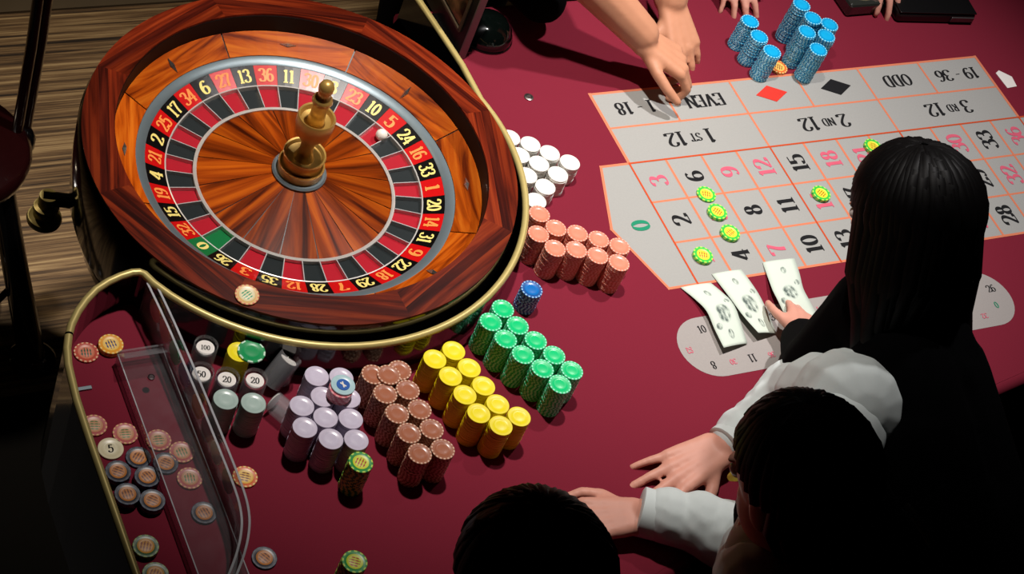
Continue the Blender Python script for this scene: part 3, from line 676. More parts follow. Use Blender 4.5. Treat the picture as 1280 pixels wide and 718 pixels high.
chip('rosewood', 'dusty_pink_chip', -1.056, -.350, 0.0, 'dusty pink patterned chip touching the left brass lip', 'dusty pink patterned chips')
chip('rosewood', 'dusty_pink_chip', -1.018, -.372, 0.0, 'dusty pink patterned chip between cream chip and tray', 'dusty pink patterned chips')
for k, (x, y, kd, lab) in enumerate(((-.976, -.392, 'rosewood', 'dusty pink patterned chip under the clear tray, wheel end'), (-.978, -.431, 'navy', 'navy chip with yellow pattern under the clear tray'),
        (-.953, -.462, 'rosewood', 'dusty pink chip with green centre under the clear tray'), (-.951, -.520, 'navy', 'navy chip with lime pattern under the clear tray, dealer end'))):
    chip(kd, 'dusty_pink_chip' if kd == 'rosewood' else 'navy_chip', x, y, 0.0002, lab, 'chips under the clear tray')
chip('rosewood', 'dusty_pink_chip', -.9505, -.418, 0.0002, 'dusty pink chip under the clear tray against the divider', 'chips under the clear tray')
for x, y, w in ((-1.046, -.556, 'pile by the left rail'), (-1.046, -.600, 'pile at the bottom of the left rail')):
    stack('forest', 'forest_green_chip', x, y, 3, 'forest green', w, 'forest green chips by the left rail')
chip('orange', 'orange_chip', -.876, -.476, 0.0, 'orange chip on the cloth just outside the acrylic divider', 'loose orange chips')
chip('navy', 'navy_chip', -.893, -.607, 0.0, 'dark chip with orange centre outside the curved end of the divider', 'loose orange chips')
o = chip('cream_green', 'biscuit_chip', -.8105, -.2345, 0.0957, 'biscuit chip with green centre lying on the wheel rim')
o.rotation_euler = (Vector((-.1905 * 0.1 / .326, -.2645 * 0.1 / .326, 1)).to_track_quat('Z', 'Y')).to_euler()

# clear acrylic capsules with numbered paper discs
ACR = clear('clear_acrylic', (251, 251, 251), 0.03, 0.035); ACR2 = clear('scuffed_acrylic', (249, 250, 250), 0.10, 0.13)
PAPER = mat('disc_paper', (240, 234, 228), 0.6, var=0.02)
def capsule(x, y, n, kind, num, label, tilt=None, h=0.052):
    t = tag(link('chip_capsule', None, None, loc=(x, y, 0)), label, 'capsule', 'clear acrylic capsules by the rail')
    R0 = 0.0176
    bm = lathe([(R0 - 0.0016, 0.0), (R0, 0.0), (R0, h), (R0 - 0.001, h + 0.001), (R0 - 0.0016, h), (R0 - 0.0016, 0.0)], 32)
    link('acrylic_tube', mesh_of(bm, smooth=50), t, [ACR2])
    bm = lathe([(0, 0.0005), (R0 - 0.0022, 0.0005), (R0 - 0.0022, h - 0.009), (R0 - 0.004, h - 0.008), (0, h - 0.008)], 28)
    link('core', mesh_of(bm, smooth=40), t, [cm('core_' + kind, {'black': (24, 22, 24), 'crimson': (128, 16, 40), 'plum': (52, 24, 48)}[kind])])
    bm = lathe([(0, h - 0.0078), (0.0132, h - 0.0078), (0.0132, h - 0.0070), (0, h - 0.0070)], 28)
    dd = link('paper_disc', mesh_of(bm), t, [PAPER])
    if num: link('printed_number', text_mesh(num, 0.0085 if len(num) > 2 else 0.011, thick=0.16, thin=0.09), dd, [INK], loc=(0, 0, h - 0.0067), rotz=-0.35)
    if tilt: t.rotation_euler = tilt; t.location.z = 0.011
    return t
capsule(-.878, -.2785, 0, 'black', '100', 'clear capsule with disc reading 100, beside the divider at the rail')
capsule(-.8985, -.3225, 0, 'black', '50', 'clear capsule with disc reading 50 against the acrylic divider')
capsule(-.8655, -.3385, 0, 'plum', '20', 'clear capsule over a plum core, middle of the near capsules')
capsule(-.8260, -.3480, 0, 'crimson', '20', 'clear capsule over a crimson core in front of the jade chip')
capsule(-.7900, -.334, 0, 'black', '', 'tilted clear capsule with blank white disc near the lavender block', tilt=(0.0, 0.62, 0.4))
def hollow(x, y, label, rot, z):
    t = tag(link('acrylic_sleeve', None, None, loc=(x, y, z)), label, 'sleeve', 'empty clear acrylic sleeves by the rail')
    bm = lathe([(0.0150, 0.0), (0.0170, 0.0), (0.0170, 0.030), (0.0150, 0.030), (0.0150, 0.0)], 28)
    link('sleeve_wall', mesh_of(bm, smooth=50), t, [ACR2])
    bm = lathe([(0, 0.0), (0.0150, 0.0), (0.0150, 0.0015), (0, 0.0015)], 28)
    link('sleeve_base', mesh_of(bm), t, [PAPER])
    t.rotation_euler = rot
hollow(-.800, -.3705, 'empty clear sleeve lying on its side facing the dealers', (PI / 2, 0, 0.5), 0.0171)
hollow(-.768, -.322, 'empty clear sleeve standing at the rail nearest the lavender block', (0, 0, 0.3), 0.0)

# clear acrylic divider with chips slotted upright, and the clear tray beside it
div = tag(link('acrylic_divider', None, None), 'clear acrylic divider curving along the left end, chips slotted in it', 'divider')
dp = [(-.929, -.166), (-.924, -.24), (-.9205, -.34), (-.9185, -.44), (-.9180, -.528), (-.9225, -.570), (-.933, -.600), (-.950, -.630), (-.972, -.660)]
dps = [(p.x, p.y) for p in smooth_path([(a, b, 0) for a, b in dp], 4)]
def offs(path, d):
    P = [Vector(p) for p in path]; out = []
    for i in range(len(P)):
        t = (P[min(i + 1, len(P) - 1)] - P[max(i - 1, 0)]).normalized(); out.append((P[i].x - t.y * d, P[i].y + t.x * d))
    return out
link('divider_sheet', mesh_of(ribbon_wall(offs(dps, 0.0048), 0.003, 0.0, 0.070)), div, [ACR2])
link('divider_sheet', mesh_of(ribbon_wall(offs(dps, -0.0048), 0.003, 0.0, 0.066)), div, [ACR2])
link('divider_base', mesh_of(ribbon_wall(dps, 0.0060, 0.0, 0.022)), div, [ACR2])
EDGE = clear('polished_acrylic_edge', (225, 230, 230), 0.15, 0.55)
for d_, zt in ((0.0048, 0.0702), (-0.0048, 0.0662)):
    link('polished_edge', mesh_of(ribbon_wall(offs(dps, d_), 0.0031, zt, zt + 0.0012)), div, [EDGE])
def slot_chip(y, kind, colour, w):
    i = min(range(len(dps)), key=lambda k: abs(dps[k][1] - y)); a = Vector(dps[i]); t = (Vector(dps[i + 1]) - Vector(dps[i - 1])).normalized()
    nn = Vector((-t.y, t.x)) * (CT / 2)
    o = link('slotted_chip', K[kind], None, loc=(a.x + (y - a.y) * t.x / t.y - nn.x, y - nn.y, 0.0222 + CR))
    o.rotation_euler = (Vector((nn.x, nn.y, 0)).to_track_quat('Z', 'Y')).to_euler()
    tag(o, f'{colour} chip standing on edge in the acrylic divider, {w}', 'chip', 'chips slotted upright in the acrylic divider')
for y, kd, c_, w in ((-.198, 'orange', 'orange', 'nearest the wheel'), (-.236, 'salmon', 'salmon', 'beside the orange one'), (-.276, 'green', 'green', 'next to the blue one'), (-.316, 'blue', 'blue', 'by the 50 capsule'),
                     (-.372, 'amber', 'amber', 'by the silver stacks'), (-.412, 'black', 'black', 'before the orange loose chip'), (-.452, 'white', 'white', 'beside the black one'), (-.500, 'black', 'black', 'last toward the dealers')):
    slot_chip(y, kd, c_, w)
tray = tag(link('clear_tray', None, None), 'long clear acrylic tray cover lying beside the divider over loose chips', 'tray')
x0, x1, y0, y1, zt = -.9965, -.9305, -.655, -.252, 0.022
bm = bmesh.new(); box(bm, ((x0 + x1) / 2, (y0 + y1) / 2, zt), (x1 - x0, y1 - y0, 0.002)); link('tray_top', mesh_of(bm), tray, [ACR])
for xx in (x0, x1):
    bm = bmesh.new(); box(bm, (xx, (y0 + y1) / 2, zt / 2), (0.002, y1 - y0, zt)); link('tray_side', mesh_of(bm), tray, [ACR2])
    bm = bmesh.new(); box(bm, (xx, (y0 + y1) / 2, zt + 0.0014), (0.0016, y1 - y0, 0.0008)); link('polished_edge', mesh_of(bm), tray, [EDGE])
bm = bmesh.new(); box(bm, ((x0 + x1) / 2, y1, zt / 2 + 0.004), (x1 - x0, 0.003, zt + 0.008)); link('tray_end', mesh_of(bm), tray, [ACR2])
bm = bmesh.new(); box(bm, ((x0 + x1) / 2, y1 - 0.012, zt + 0.012), (x1 - x0, 0.002, 0.030), Matrix.Rotation(0.8, 3, 'X')); link('tray_lip', mesh_of(bm), tray, [ACR2])
bm = lathe([(0, zt + 0.001), (0.005, zt + 0.001), (0.005, zt + 0.003), (0.003, zt + 0.0036), (0, zt + 0.0036)], 20)
link('tray_screw', mesh_of(bm), tray, [mat('dark_screw', (50, 40, 42), 0.4, 0.6)], loc=(-.962, -.300, 0))
bm = bmesh.new(); box(bm, (-1.055, -.286, 0.0015), (0.028, 0.006, 0.003)); bev(bm, 0.0008)
tag(link('steel_slide', mesh_of(bm), None, [CHROME]), 'thin steel slide plate at the table edge below the brick red chip', 'plate')

# ------------------------------------------------------------------ banknotes
def note_material():
    m = bpy.data.materials.new('banknote_paper'); m.use_nodes = True
    nt = m.node_tree; b = nt.nodes['Principled BSDF']; b.inputs['Roughness'].default_value = 0.75
    uv = nt.nodes.new('ShaderNodeUVMap'); sp = nt.nodes.new('ShaderNodeSeparateXYZ'); nt.links.new(uv.outputs[0], sp.inputs[0])
    def ell(cx, cy, rx, ry):
        mp = nt.nodes.new('ShaderNodeMapping'); mp.inputs['Location'].default_value = (-cx / rx, -cy / ry, 0); mp.inputs['Scale'].default_value = (1 / rx, 1 / ry, 0)
        nt.links.new(uv.outputs[0], mp.inputs['Vector'])
        l = nt.nodes.new('ShaderNodeVectorMath'); l.operation = 'LENGTH'; nt.links.new(mp.outputs[0], l.inputs[0])
        r = nt.nodes.new('ShaderNodeMapRange'); r.inputs['From Min'].default_value = 0.75; r.inputs['From Max'].default_value = 1.0
        r.inputs['To Min'].default_value = 1; r.inputs['To Max'].default_value = 0
        nt.links.new(l.outputs['Value'], r.inputs['Value']); return r.outputs[0]
    nz = nt.nodes.new('ShaderNodeTexNoise'); nz.inputs['Scale'].default_value = 9; nz.inputs['Detail'].default_value = 6
    nt.links.new(uv.outputs[0], nz.inputs['Vector'])
    cur = None
    for args in ((.52, .42, .26, .15), (.52, .80, .09, .06), (.20, .26, .12, .05), (.84, .60, .10, .05), (.5, .15, .11, .06)):
        e = ell(*args)
        if cur is None: cur = e
        else:
            mx = nt.nodes.new('ShaderNodeMath'); mx.operation = 'MAXIMUM'; nt.links.new(cur, mx.inputs[0]); nt.links.new(e, mx.inputs[1]); cur = mx.outputs[0]
    mu = nt.nodes.new('ShaderNodeMath'); mu.operation = 'MULTIPLY'; nt.links.new(cur, mu.inputs[0])
    cr2 = nt.nodes.new('ShaderNodeMapRange'); cr2.inputs['From Min'].default_value = 0.35; cr2.inputs['From Max'].default_value = 0.6; nt.links.new(nz.outputs[0], cr2.inputs['Value'])
    nt.links.new(cr2.outputs[0], mu.inputs[1])
    mix = nt.nodes.new('ShaderNodeMix'); mix.data_type = 'RGBA'
    mix.inputs['A'].default_value = lin((206, 218, 204)); mix.inputs['B'].default_value = lin((84, 98, 92))
    nt.links.new(mu.outputs[0], mix.inputs['Factor']); nt.links.new(mix.outputs['Result'], b.inputs['Base Color'])
    return m
NOTE = note_material()
def banknote(A, B, label):
    """A, B: the two long edges as matching lists of 3D points."""
    A = smooth_path(A, 5); B = smooth_path(B, 5); bm = bmesh.new(); uvl = bm.loops.layers.uv.new('UVMap'); n = len(A); cols = 6; G = []
    for i in range(n): G.append([bm.verts.new(A[i].lerp(B[i], j / cols) + Vector((0, 0, 0.0015 * math.sin(PI * j / cols)))) for j in range(cols + 1)])
    for i in range(n - 1):
        for j in range(cols):
            f = bm.faces.new((G[i][j], G[i][j + 1], G[i + 1][j + 1], G[i + 1][j])); f.smooth = True
            for lp, (a, b) in zip(f.loops, ((j, i), (j + 1, i), (j + 1, i + 1), (j, i + 1))): lp[uvl].uv = (a / cols, 1 - b / (n - 1))
    me = bpy.data.meshes.new('banknote'); bm.normal_update(); bm.to_mesh(me); bm.free()
    if sum(p.normal.z for p in me.polygons) < 0: me.flip_normals()
    o = link('banknote', me, None, [NOTE])
    s = o.modifiers.new('paper', 'SOLIDIFY'); s.thickness = 0.00025; s.offset = 1
    tag(o, label, 'banknote', 'banknotes on the layout edge')
banknote([(-.037, -.274, .0013), (-.026, -.305, .006), (-.022, -.336, .012), (-.026, -.372, .012), (-.030, -.412, .014)], [(.024, -.274, .0013), (.034, -.303, .005), (.037, -.330, .010), (.032, -.365, .008), (.026, -.405, .003)], 'creased banknote closest to the rounded end of the oval print')
banknote([(.035, -.257, .0013), (.038, -.290, .004), (.036, -.325, .012), (.038, -.360, .015), (.045, -.398, .018)], [(.096, -.257, .0013), (.098, -.288, .004), (.096, -.322, .008), (.094, -.358, .006), (.090, -.396, .003)], 'creased banknote lying between the other two')
banknote([(.145, -.249, .0013), (.135, -.280, .006), (.120, -.318, .016), (.116, -.345, .018), (.122, -.400, .003)], [(.212, -.251, .0013), (.202, -.284, .004), (.184, -.322, .012), (.180, -.350, .014), (.186, -.402, .003)], 'folded banknote under the hand of the dark-haired person')

# ------------------------------------------------------------------ small things on the far side
bm = lathe([(0, 0.0), (0.046, 0.0), (0.048, 0.004), (0.047, 0.012), (0.043, 0.022), (0.034, 0.034), (0.022, 0.041), (0.008, 0.044), (0, 0.0443)], 40)
dome = tag(link('black_dome', mesh_of(bm, smooth=50), None, [mat('black_gloss_plastic', (8, 14, 12), 0.08, coat=0.6)], loc=(-.140, .330, 0)), 'glossy black dome standing at the far corner of the cloth', 'dome')
link('base_ring', mesh_of(lathe([(0.045, 0.0), (0.0495, 0.0), (0.0495, 0.003), (0.047, 0.006), (0.045, 0.0)], 40)), dome, [BLACK])
disp = tag(link('display_board', None, None, loc=(-.212, .277, 0)), 'dark framed display board standing at the far end of the brass rail', 'display')
disp.rotation_euler = (0, 0, PI / 2)
def dbox(name, c, s, m, b=0.001):
    bm = bmesh.new(); box(bm, c, s)
    bev(bm, b, 1); return link(name, mesh_of(bm), disp, [m])
dbox('board_back', (0.130, 0, 0.155), (0.254, 0.014, 0.31), mat('board_black', (10, 9, 9), 0.4))
dbox('board_picture', (0.125, 0.0078, 0.130), (0.190, 0.0016, 0.15), wood('board_brown', (40, 20, 12), (96, 60, 36), (150, 100, 62), (40, 40, 40)))
for z_ in (0.048, 0.212): dbox('picture_frame', (0.125, 0.0090, z_), (0.206, 0.004, 0.007), mat('frame_bronze', (92, 78, 60), 0.4, 0.4))
for x_ in (0.024, 0.226): dbox('picture_frame', (x_, 0.0090, 0.130), (0.007, 0.004, 0.167), mat('frame_bronze', (92, 78, 60), 0.4, 0.4))
dbox('board_edge', (0.0015, 0, 0.155), (0.003, 0.0155, 0.31), mat('grey_edge', (120, 108, 110), 0.35, 0.6))
dbox('board_foot', (0.060, 0.0, 0.004), (0.10, 0.05, 0.008), BLACK)
ash = tag(link('glass_ashtray', None, None, loc=(.700, .345, 0)), 'square glass ashtray beside the black clutch at the far edge', 'ashtray')
bm = bmesh.new(); box(bm, (0, 0, 0.016), (0.085, 0.085, 0.032)); bev(bm, 0.006, 2); link('glass_body', mesh_of(bm), ash, [mat('smoky_glass', (46, 48, 44), 0.06, coat=1.0)])
link('ash_well', mesh_of(lathe([(0, 0.0322), (0.026, 0.0322), (0.032, 0.0330), (0.033, 0.0321), (0, 0.0321)], 28)), ash, [mat('well_glint', (150, 140, 110), 0.2, 0.6)])
cl = tag(link('clutch_bag', None, None, loc=(.868, .318, 0)), 'flat black clutch bag lying at the far table edge', 'bag')
cl.rotation_euler = (0, 0, -0.12)
bm = bmesh.new(); box(bm, (0, 0, 0.0125), (0.19, 0.105, 0.025)); bev(bm, 0.008, 3); link('bag_body', mesh_of(bm), cl, [mat('black_leather', (10, 9, 10), 0.35, bump=0.1)])
bm = bmesh.new(); box(bm, (0, -0.01, 0.0262), (0.186, 0.082, 0.003)); bev(bm, 0.001); link('bag_flap', mesh_of(bm), cl, [mat('black_leather', (10, 9, 10), 0.35)])
bm = bmesh.new(); box(bm, (0.062, -0.0535, 0.013), (0.055, 0.003, 0.012)); bev(bm, 0.001); link('bag_clasp', mesh_of(bm), cl, [mat('dull_clasp', (110, 104, 104), 0.35, 0.7)])
bm = prism([(-.014, -.022), (.012, -.020), (.017, .006), (-.004, .026), (-.016, .020)], 0, 0.0012)
tag(link('paper_scrap', mesh_of(bm), None, [PAPER], loc=(.942, .098, 0.0001)), 'small torn white paper scrap beside the 19 - 36 box', 'paper')

# ------------------------------------------------------------------ bar chair in the aisle
DKRED = mat('dark_red_lacquer', (34, 8, 9), 0.18, coat=0.6)
chair = tag(link('bar_chair', None, None), 'dark red and black bar chair standing in the aisle beyond the wheel', 'chair')
bm = lathe([(0, -0.345), (0.125, -0.345), (0.140, -0.335), (0.142, -0.318), (0.130, -0.305), (0.0, -0.300)], 36)
link('seat', mesh_of(bm, smooth=50), chair, [DKRED], loc=(-1.030, .470, 0))
for x, y, x2, y2 in ((-.908, .482, -.918, .470), (-.886, .500, -.896, .492)):
    link('back_post', mesh_of(tube([(x, y, -0.34), (x, y, -0.1), (x2, y2, 0.16)], [0.010, 0.010, 0.009], 10), smooth=50), chair, [DKRED])
link('back_panel', mesh_of(tube([(-.918, .470, 0.10), (-.93, .50, 0.16), (-.896, .492, 0.20)], 0.012, 8), smooth=50), chair, [DKRED])
link('post_joint', mesh_of(lathe([(0, -0.375), (0.016, -0.372), (0.022, -0.355), (0.022, -0.335), (0.014, -0.318), (0, -0.314)], 20), smooth=50), chair, [BLACK], loc=(-.892, .490, 0))
for k, (dx, dy, ex, ey) in enumerate(((.075, -.060, .155, -.165), (-.09, -.06, -.15, -.14), (-.08, .08, -.14, .15), (.08, .08, .15, .15))):
    link('leg', mesh_of(tube([(-1.03 + dx, .47 + dy, -0.335), (-1.03 + (dx + ex) / 2, .47 + (dy + ey) / 2, -0.55), (-1.03 + ex, .47 + ey, -0.75)], [0.022, 0.024, 0.026], 12), smooth=50), chair, [BLACK])
    link('foot_cap', mesh_of(lathe([(0, FLOOR_Z), (0.042, FLOOR_Z), (0.044, FLOOR_Z + 0.012), (0.032, FLOOR_Z + 0.022), (0, FLOOR_Z + 0.024)], 24), smooth=40), chair, [BLACK], loc=(-1.03 + ex, .47 + ey, 0))
link('footrest_ring', mesh_of(tube([(-1.03 + 0.155 * math.cos(2 * PI * k / 32), .47 + 0.155 * math.sin(2 * PI * k / 32), -0.60) for k in range(32)], 0.007, 8, closed=True), smooth=50), chair, [mat('dull_chrome', (130, 120, 116), 0.3, 0.9)])

# ------------------------------------------------------------------ people
SKIN = mat('skin', (216, 154, 134), 0.5, var=0.06, scale=25, spec=0.35)
SKIN2 = mat('skin_tanned', (204, 144, 112), 0.5, var=0.06, scale=25, spec=0.35)
SHIRT = mat('white_shirt', (220, 229, 227), 0.75, var=0.03, scale=30)
DARKCL = mat('black_cloth', (4, 4, 5), 0.9, var=0.1, scale=80, spec=0.05)
HAIR = mat('dark_hair', (8, 6, 6), 0.5, var=0.2, scale=120, spec=0.18)
def capsule_mesh(bm, p0, r0, p1, r1, seg=12):
    p0 = Vector(p0); p1 = Vector(p1); ax = p1 - p0; Ln = ax.length
    if Ln < 1e-6: ax = Vector((0, 0, 1))
    ax.normalize()
    u = ax.cross(Vector((0, 0, 1)));
    if u.length < 1e-3: u = ax.cross(Vector((1, 0, 0)))
    u.normalize(); w = ax.cross(u); rings = []
    prof = [(-r0 * math.cos(a), r0 * math.sin(a)) for a in (0.35, 0.8, 1.25)] + [(0, r0), (Ln, r1)] + [(Ln + r1 * math.cos(a), r1 * math.sin(a)) for a in (1.25, 0.8, 0.35)]
    for t, r in prof: rings.append([bm.verts.new(p0 + ax * t + (u * math.cos(2 * PI * k / seg) + w * math.sin(2 * PI * k / seg)) * r) for k in range(seg)])
    for A, B in zip(rings, rings[1:]):
        for k in range(seg): bm.faces.new((A[k], A[(k + 1) % seg], B[(k + 1) % seg], B[k]))
    a = bm.verts.new(p0 - ax * r0); b = bm.verts.new(p1 + ax * r1)
    for k in range(seg):
        bm.faces.new((a, rings[0][(k + 1) % seg], rings[0][k])); bm.faces.new((b, rings[-1][k], rings[-1][(k + 1) % seg]))
def grow(name, chains, voxel, m, parent=None, smooth=4, ell=()):
    """One continuous surface grown around tapered limbs (p0, r0, p1, r1) and ellipsoids (centre, radii, rotation)."""
    bm = bmesh.new()
    for c in chains: capsule_mesh(bm, *c)
    for c, rad, rot in ell:
        mt = Matrix.Translation(Vector(c)) @ rot.to_4x4() @ Matrix.Diagonal((rad[0], rad[1], rad[2], 1))
        bmesh.ops.create_uvsphere(bm, u_segments=24, v_segments=16, radius=1.0, matrix=mt)
    bmesh.ops.recalc_face_normals(bm, faces=bm.faces[:])
    me = bpy.data.meshes.new(name + '_raw'); bm.to_mesh(me); bm.free()
    tmp = bpy.data.objects.new('tmp', me); COL.objects.link(tmp)
    r = tmp.modifiers.new('r', 'REMESH'); r.mode = 'VOXEL'; r.voxel_size = voxel; r.use_smooth_shade = True
    s = tmp.modifiers.new('s', 'SMOOTH'); s.iterations = smooth; s.factor = 0.5
    dg = bpy.context.evaluated_depsgraph_get(); ev = tmp.evaluated_get(dg)
    out = bpy.data.meshes.new_from_object(ev); out.name = name
    bpy.data.objects.remove(tmp); bpy.data.meshes.remove(me)
    out.materials.clear(); out.materials.append(m)
    for p in out.polygons: p.use_smooth = True
    o = bpy.data.objects.new(name, out); COL.objects.link(o)
    if parent is not None: o.parent = parent
    return o
def basis(fw, up):
    f = Vector(fw).normalized(); u = Vector(up); u = (u - f * u.dot(f)).normalized(); s = f.cross(u)   # s = the body's right
    return f, u, s
def hand(wrist, fw, up, thumb, curl=0.2, spread=0.10, k=1.0, tcurl=0.3):
    """Chains of one hand. thumb is the side (world vector) the thumb leaves from; curl bends every finger joint."""
    f = Vector(fw).normalized(); u = Vector(up); u = (u - f * u.dot(f)).normalized()
    s = u.cross(f); s = s if s.dot(Vector(thumb)) > 0 else -s
    wv = Vector(wrist); C = []
    P = lambda x, y, z: wv + (s * x + f * y + u * z) * k
    kn = [(0.029, 0.083), (0.0098, 0.088), (-0.0095, 0.084), (-0.0270, 0.075)]
    for x, y in kn: C.append((P(x * 0.55, 0.005, 0), 0.0155 * k, P(x, y, 0), 0.0102 * k))
    C.append((P(0.012, 0.03, -0.004), 0.016 * k, P(-0.016, 0.035, -0.004), 0.015 * k))
    for (x, y), ln, rad, i in zip(kn, (0.068, 0.076, 0.071, 0.055), (0.0084, 0.0087, 0.0083, 0.0074), range(4)):
        a = (1.5 - i) * spread; ang = curl * (0.55 + 0.12 * i); p = P(x, y, 0)
        for q, fr in enumerate((0.46, 0.30, 0.24)):
            d = (f * math.cos(ang) - u * math.sin(ang)); d = d * math.cos(a) + s * math.sin(a)
            p2 = p + d * ln * fr * k
            C.append((p, rad * (1 - 0.08 * q) * k, p2, rad * (1 - 0.08 * (q + 1)) * k)); p = p2; ang += curl * (1.0 if q == 0 else 0.8)
    p = P(0.020, 0.022, -0.004); ang = 0.85; dz = -0.15
    for q, ln in enumerate((0.036, 0.030, 0.025)):
        d = f * math.cos(ang) + s * math.sin(ang) + u * dz
        p2 = p + d.normalized() * ln * k; C.append((p, (0.0125, 0.0098, 0.0088)[q] * k, p2, (0.0098, 0.0088, 0.0074)[q] * k)); p = p2; ang -= tcurl; dz -= 0.05
    return C
def head_parts(c, fw, up, k=1.0):
    """Head with brow, nose, lips, chin and ears; eyes are added by eyes()."""
    f, u, s = basis(fw, up); c = Vector(c); P = lambda x, y, z: c + (s * x + f * y + u * z) * k
    rot = Matrix((s, f, u)).transposed()
    E_ = [(P(0, -0.008, 0.018), (0.074 * k, 0.092 * k, 0.090 * k), rot), (P(0, 0.020, -0.045), (0.056 * k, 0.066 * k, 0.072 * k), rot),
          (P(0.074, -0.008, -0.010), (0.009 * k, 0.019 * k, 0.030 * k), rot), (P(-0.074, -0.008, -0.010), (0.009 * k, 0.019 * k, 0.030 * k), rot),
          (P(0, 0.078, 0.016), (0.048 * k, 0.012 * k, 0.010 * k), rot)]
    Ch = [(P(0, 0.086, 0.005), 0.008 * k, P(0, 0.102, -0.028), 0.0125 * k), (P(-0.018, 0.080, -0.060), 0.0075 * k, P(0.018, 0.080, -0.060), 0.0075 * k), (P(-0.012, 0.068, -0.098), 0.017 * k, P(0.012, 0.068, -0.098), 0.017 * k)]
    return Ch, E_, P
EYEM = mat('eye_white', (220, 214, 208), 0.2); IRIS = mat('iris', (30, 20, 16), 0.2)
def eyes(P, parent, k=1.0):
    for x in (-0.030, 0.030):
        for nm, y, r, m in (('eye', 0.076, 0.0115, EYEM), ('iris', 0.0835, 0.0055, IRIS)):
            bm = bmesh.new(); bmesh.ops.create_uvsphere(bm, u_segments=12, v_segments=8, radius=r * k)
            link(nm, mesh_of(bm, smooth=60), parent, [m], loc=P(x, y, 0.0))
V = Vector
def hair(name, P, parent, cap, strands, seed, length=None, hang=None, vox=None):
    """A head of hair: overlapping locks that start at the crown and follow the skull; long locks then hang to hang(a)."""
    rnd = random.Random(seed); bm = bmesh.new(); rx, ry, rz = cap
    for i in range(strands):
        a = 2 * PI * i / strands + rnd.uniform(-.05, .05); path = []; sx_, sy_ = math.sin(a), math.cos(a)
        front = max(0.0, sy_)
        end = 1.75 - 0.85 * front + rnd.uniform(-.06, .06)
        for q in range(9):
            th = 0.06 + (end - 0.06) * q / 8; wob = 1.0 + rnd.uniform(-.012, .012)
            path.append(P(rx * math.sin(th) * sx_ * wob, -0.014 + ry * math.sin(th) * sy_ * wob, 0.026 + rz * math.cos(th) * wob))
        rad = [0.008, 0.012, 0.014, 0.015, 0.015, 0.015, 0.014, 0.013, 0.011]
        if hang and sy_ < 0.35:
            mids = hang(a, rnd); path += mids; rad += [0.015] * (len(mids) - 1) + [0.005]
        tube(path, rad, 7, bm=bm)
    me = mesh_of(bm, name, smooth=70)
    return link(name, me, parent, [HAIR])
def legs(hl, hr, zk=-0.34):
    C = []
    for h in (hl, hr):
        h = V(h); kn = V((h.x, h.y + 0.02, zk)); an = V((h.x, h.y - 0.02, FLOOR_Z + 0.07))
        C += [(h, 0.085, kn, 0.055), (kn, 0.055, an, 0.036), (an, 0.036, V((an.x - 0.02, an.y - 0.03, FLOOR_Z + 0.038)), 0.036), (V((an.x, an.y, FLOOR_Z + 0.034)), 0.034, V((an.x - 0.03, an.y + 0.14, FLOOR_Z + 0.028)), 0.028)]
    return C
def swell(chains, d, a=0, b=1): return [(c[0], c[1] + d, c[2], c[3] + d) for c in chains]

def person(label, headc, face, headup, neck, shl, shr, elbl, elbr, wrl, wrr, hips, hands, skin, cloth, voxel, sleeves='long', hw=0.085, facing=(0, 1, 0), k=1.0, fr=0.026):
    f, u, s = basis(facing, (0, 0, 1))
    shl, shr, elbl, elbr, wrl, wrr, hips, neck = map(V, (shl, shr, elbl, elbr, wrl, wrr, hips, neck))
    mid = (shl + shr) / 2; hl = hips - s * 0.075; hr = hips + s * 0.075
    Ch, E_, P = head_parts(headc, face, headup, k)
    armL = [(shl, 0.050, elbl, fr + 0.014), (elbl, fr + 0.014, wrl, fr)]; armR = [(shr, 0.050, elbr, fr + 0.014), (elbr, fr + 0.014, wrr, fr)]
    chest = mid.lerp(hips, 0.35)
    torso = [(shl.lerp(mid, 0.25), 0.060, shr.lerp(mid, 0.25), 0.060), (chest - s * 0.07, hw, hl, 0.100), (chest + s * 0.07, hw, hr, 0.100), (mid - s * 0.05, 0.070, chest - s * 0.06, hw), (mid + s * 0.05, 0.070, chest + s * 0.06, hw), (hl, 0.1, hr, 0.1)]
    lg = legs(hl, hr)
    body = grow('person', Ch + [(V(headc) - V(headup).normalized() * 0.05, 0.050, neck, 0.050), (neck, 0.050, mid, 0.065)] + armL + armR + torso + lg + hands, voxel, skin, ell=E_)
    tag(body, label, 'person')
    eyes(P, body, k)
    grow('trousers', swell(lg[:2] + lg[4:6], 0.010) + [(hl, 0.108, hr, 0.108)], 0.010, DARKCL, body)
    for i in (0, 4):
        a = lg[i + 3]; grow('shoe', [(a[0], 0.042, a[2], 0.036), (a[0] + V((0, 0, 0.03)), 0.042, a[0], 0.042)], 0.008, BLACK, body)
    return body, P, armL, armR, torso, mid, s, f

# person leaning on the table in a white shirt and black vest, both hands on the cloth
hB = hand((-.150, -.600, .030), (-1, -0.20, -0.13), (-.1, 0, 1), (0, -1, 0), curl=0.16, spread=0.17, tcurl=0.25, k=1.06) + hand((-.338, -.684, .034), (-.97, .20, -.10), (-.1, 0, 1), (0, 1, 0), curl=0.62, spread=0.05, k=0.98, tcurl=0.5)
B, PB, aL, aR, tB, midB, sB, fB = person('dark-haired person in white shirt and black vest, both hands on the cloth', (-.317, -.852, .365), (-.18, .86, -.48), (-.10, .45, .89), (-.255, -.845, .285), (-.340, -.915, .225), (-.072, -.700, .245), (-.172, -.792, .060), (.006, -.552, .066), (-.328, -.686, .036), (-.138, -.598, .034), (-.22, -1.085, .10), hB, SKIN, SHIRT, 0.004, facing=(-.62, .78, 0))
def sleeve(name, pts, rad, parent, m, voxel=0.004, folds=()):
    C = [(pts[i], rad[i], pts[i + 1], rad[i + 1]) for i in range(len(pts) - 1)]
    return grow(name, C + list(folds), voxel, m, parent, smooth=3)
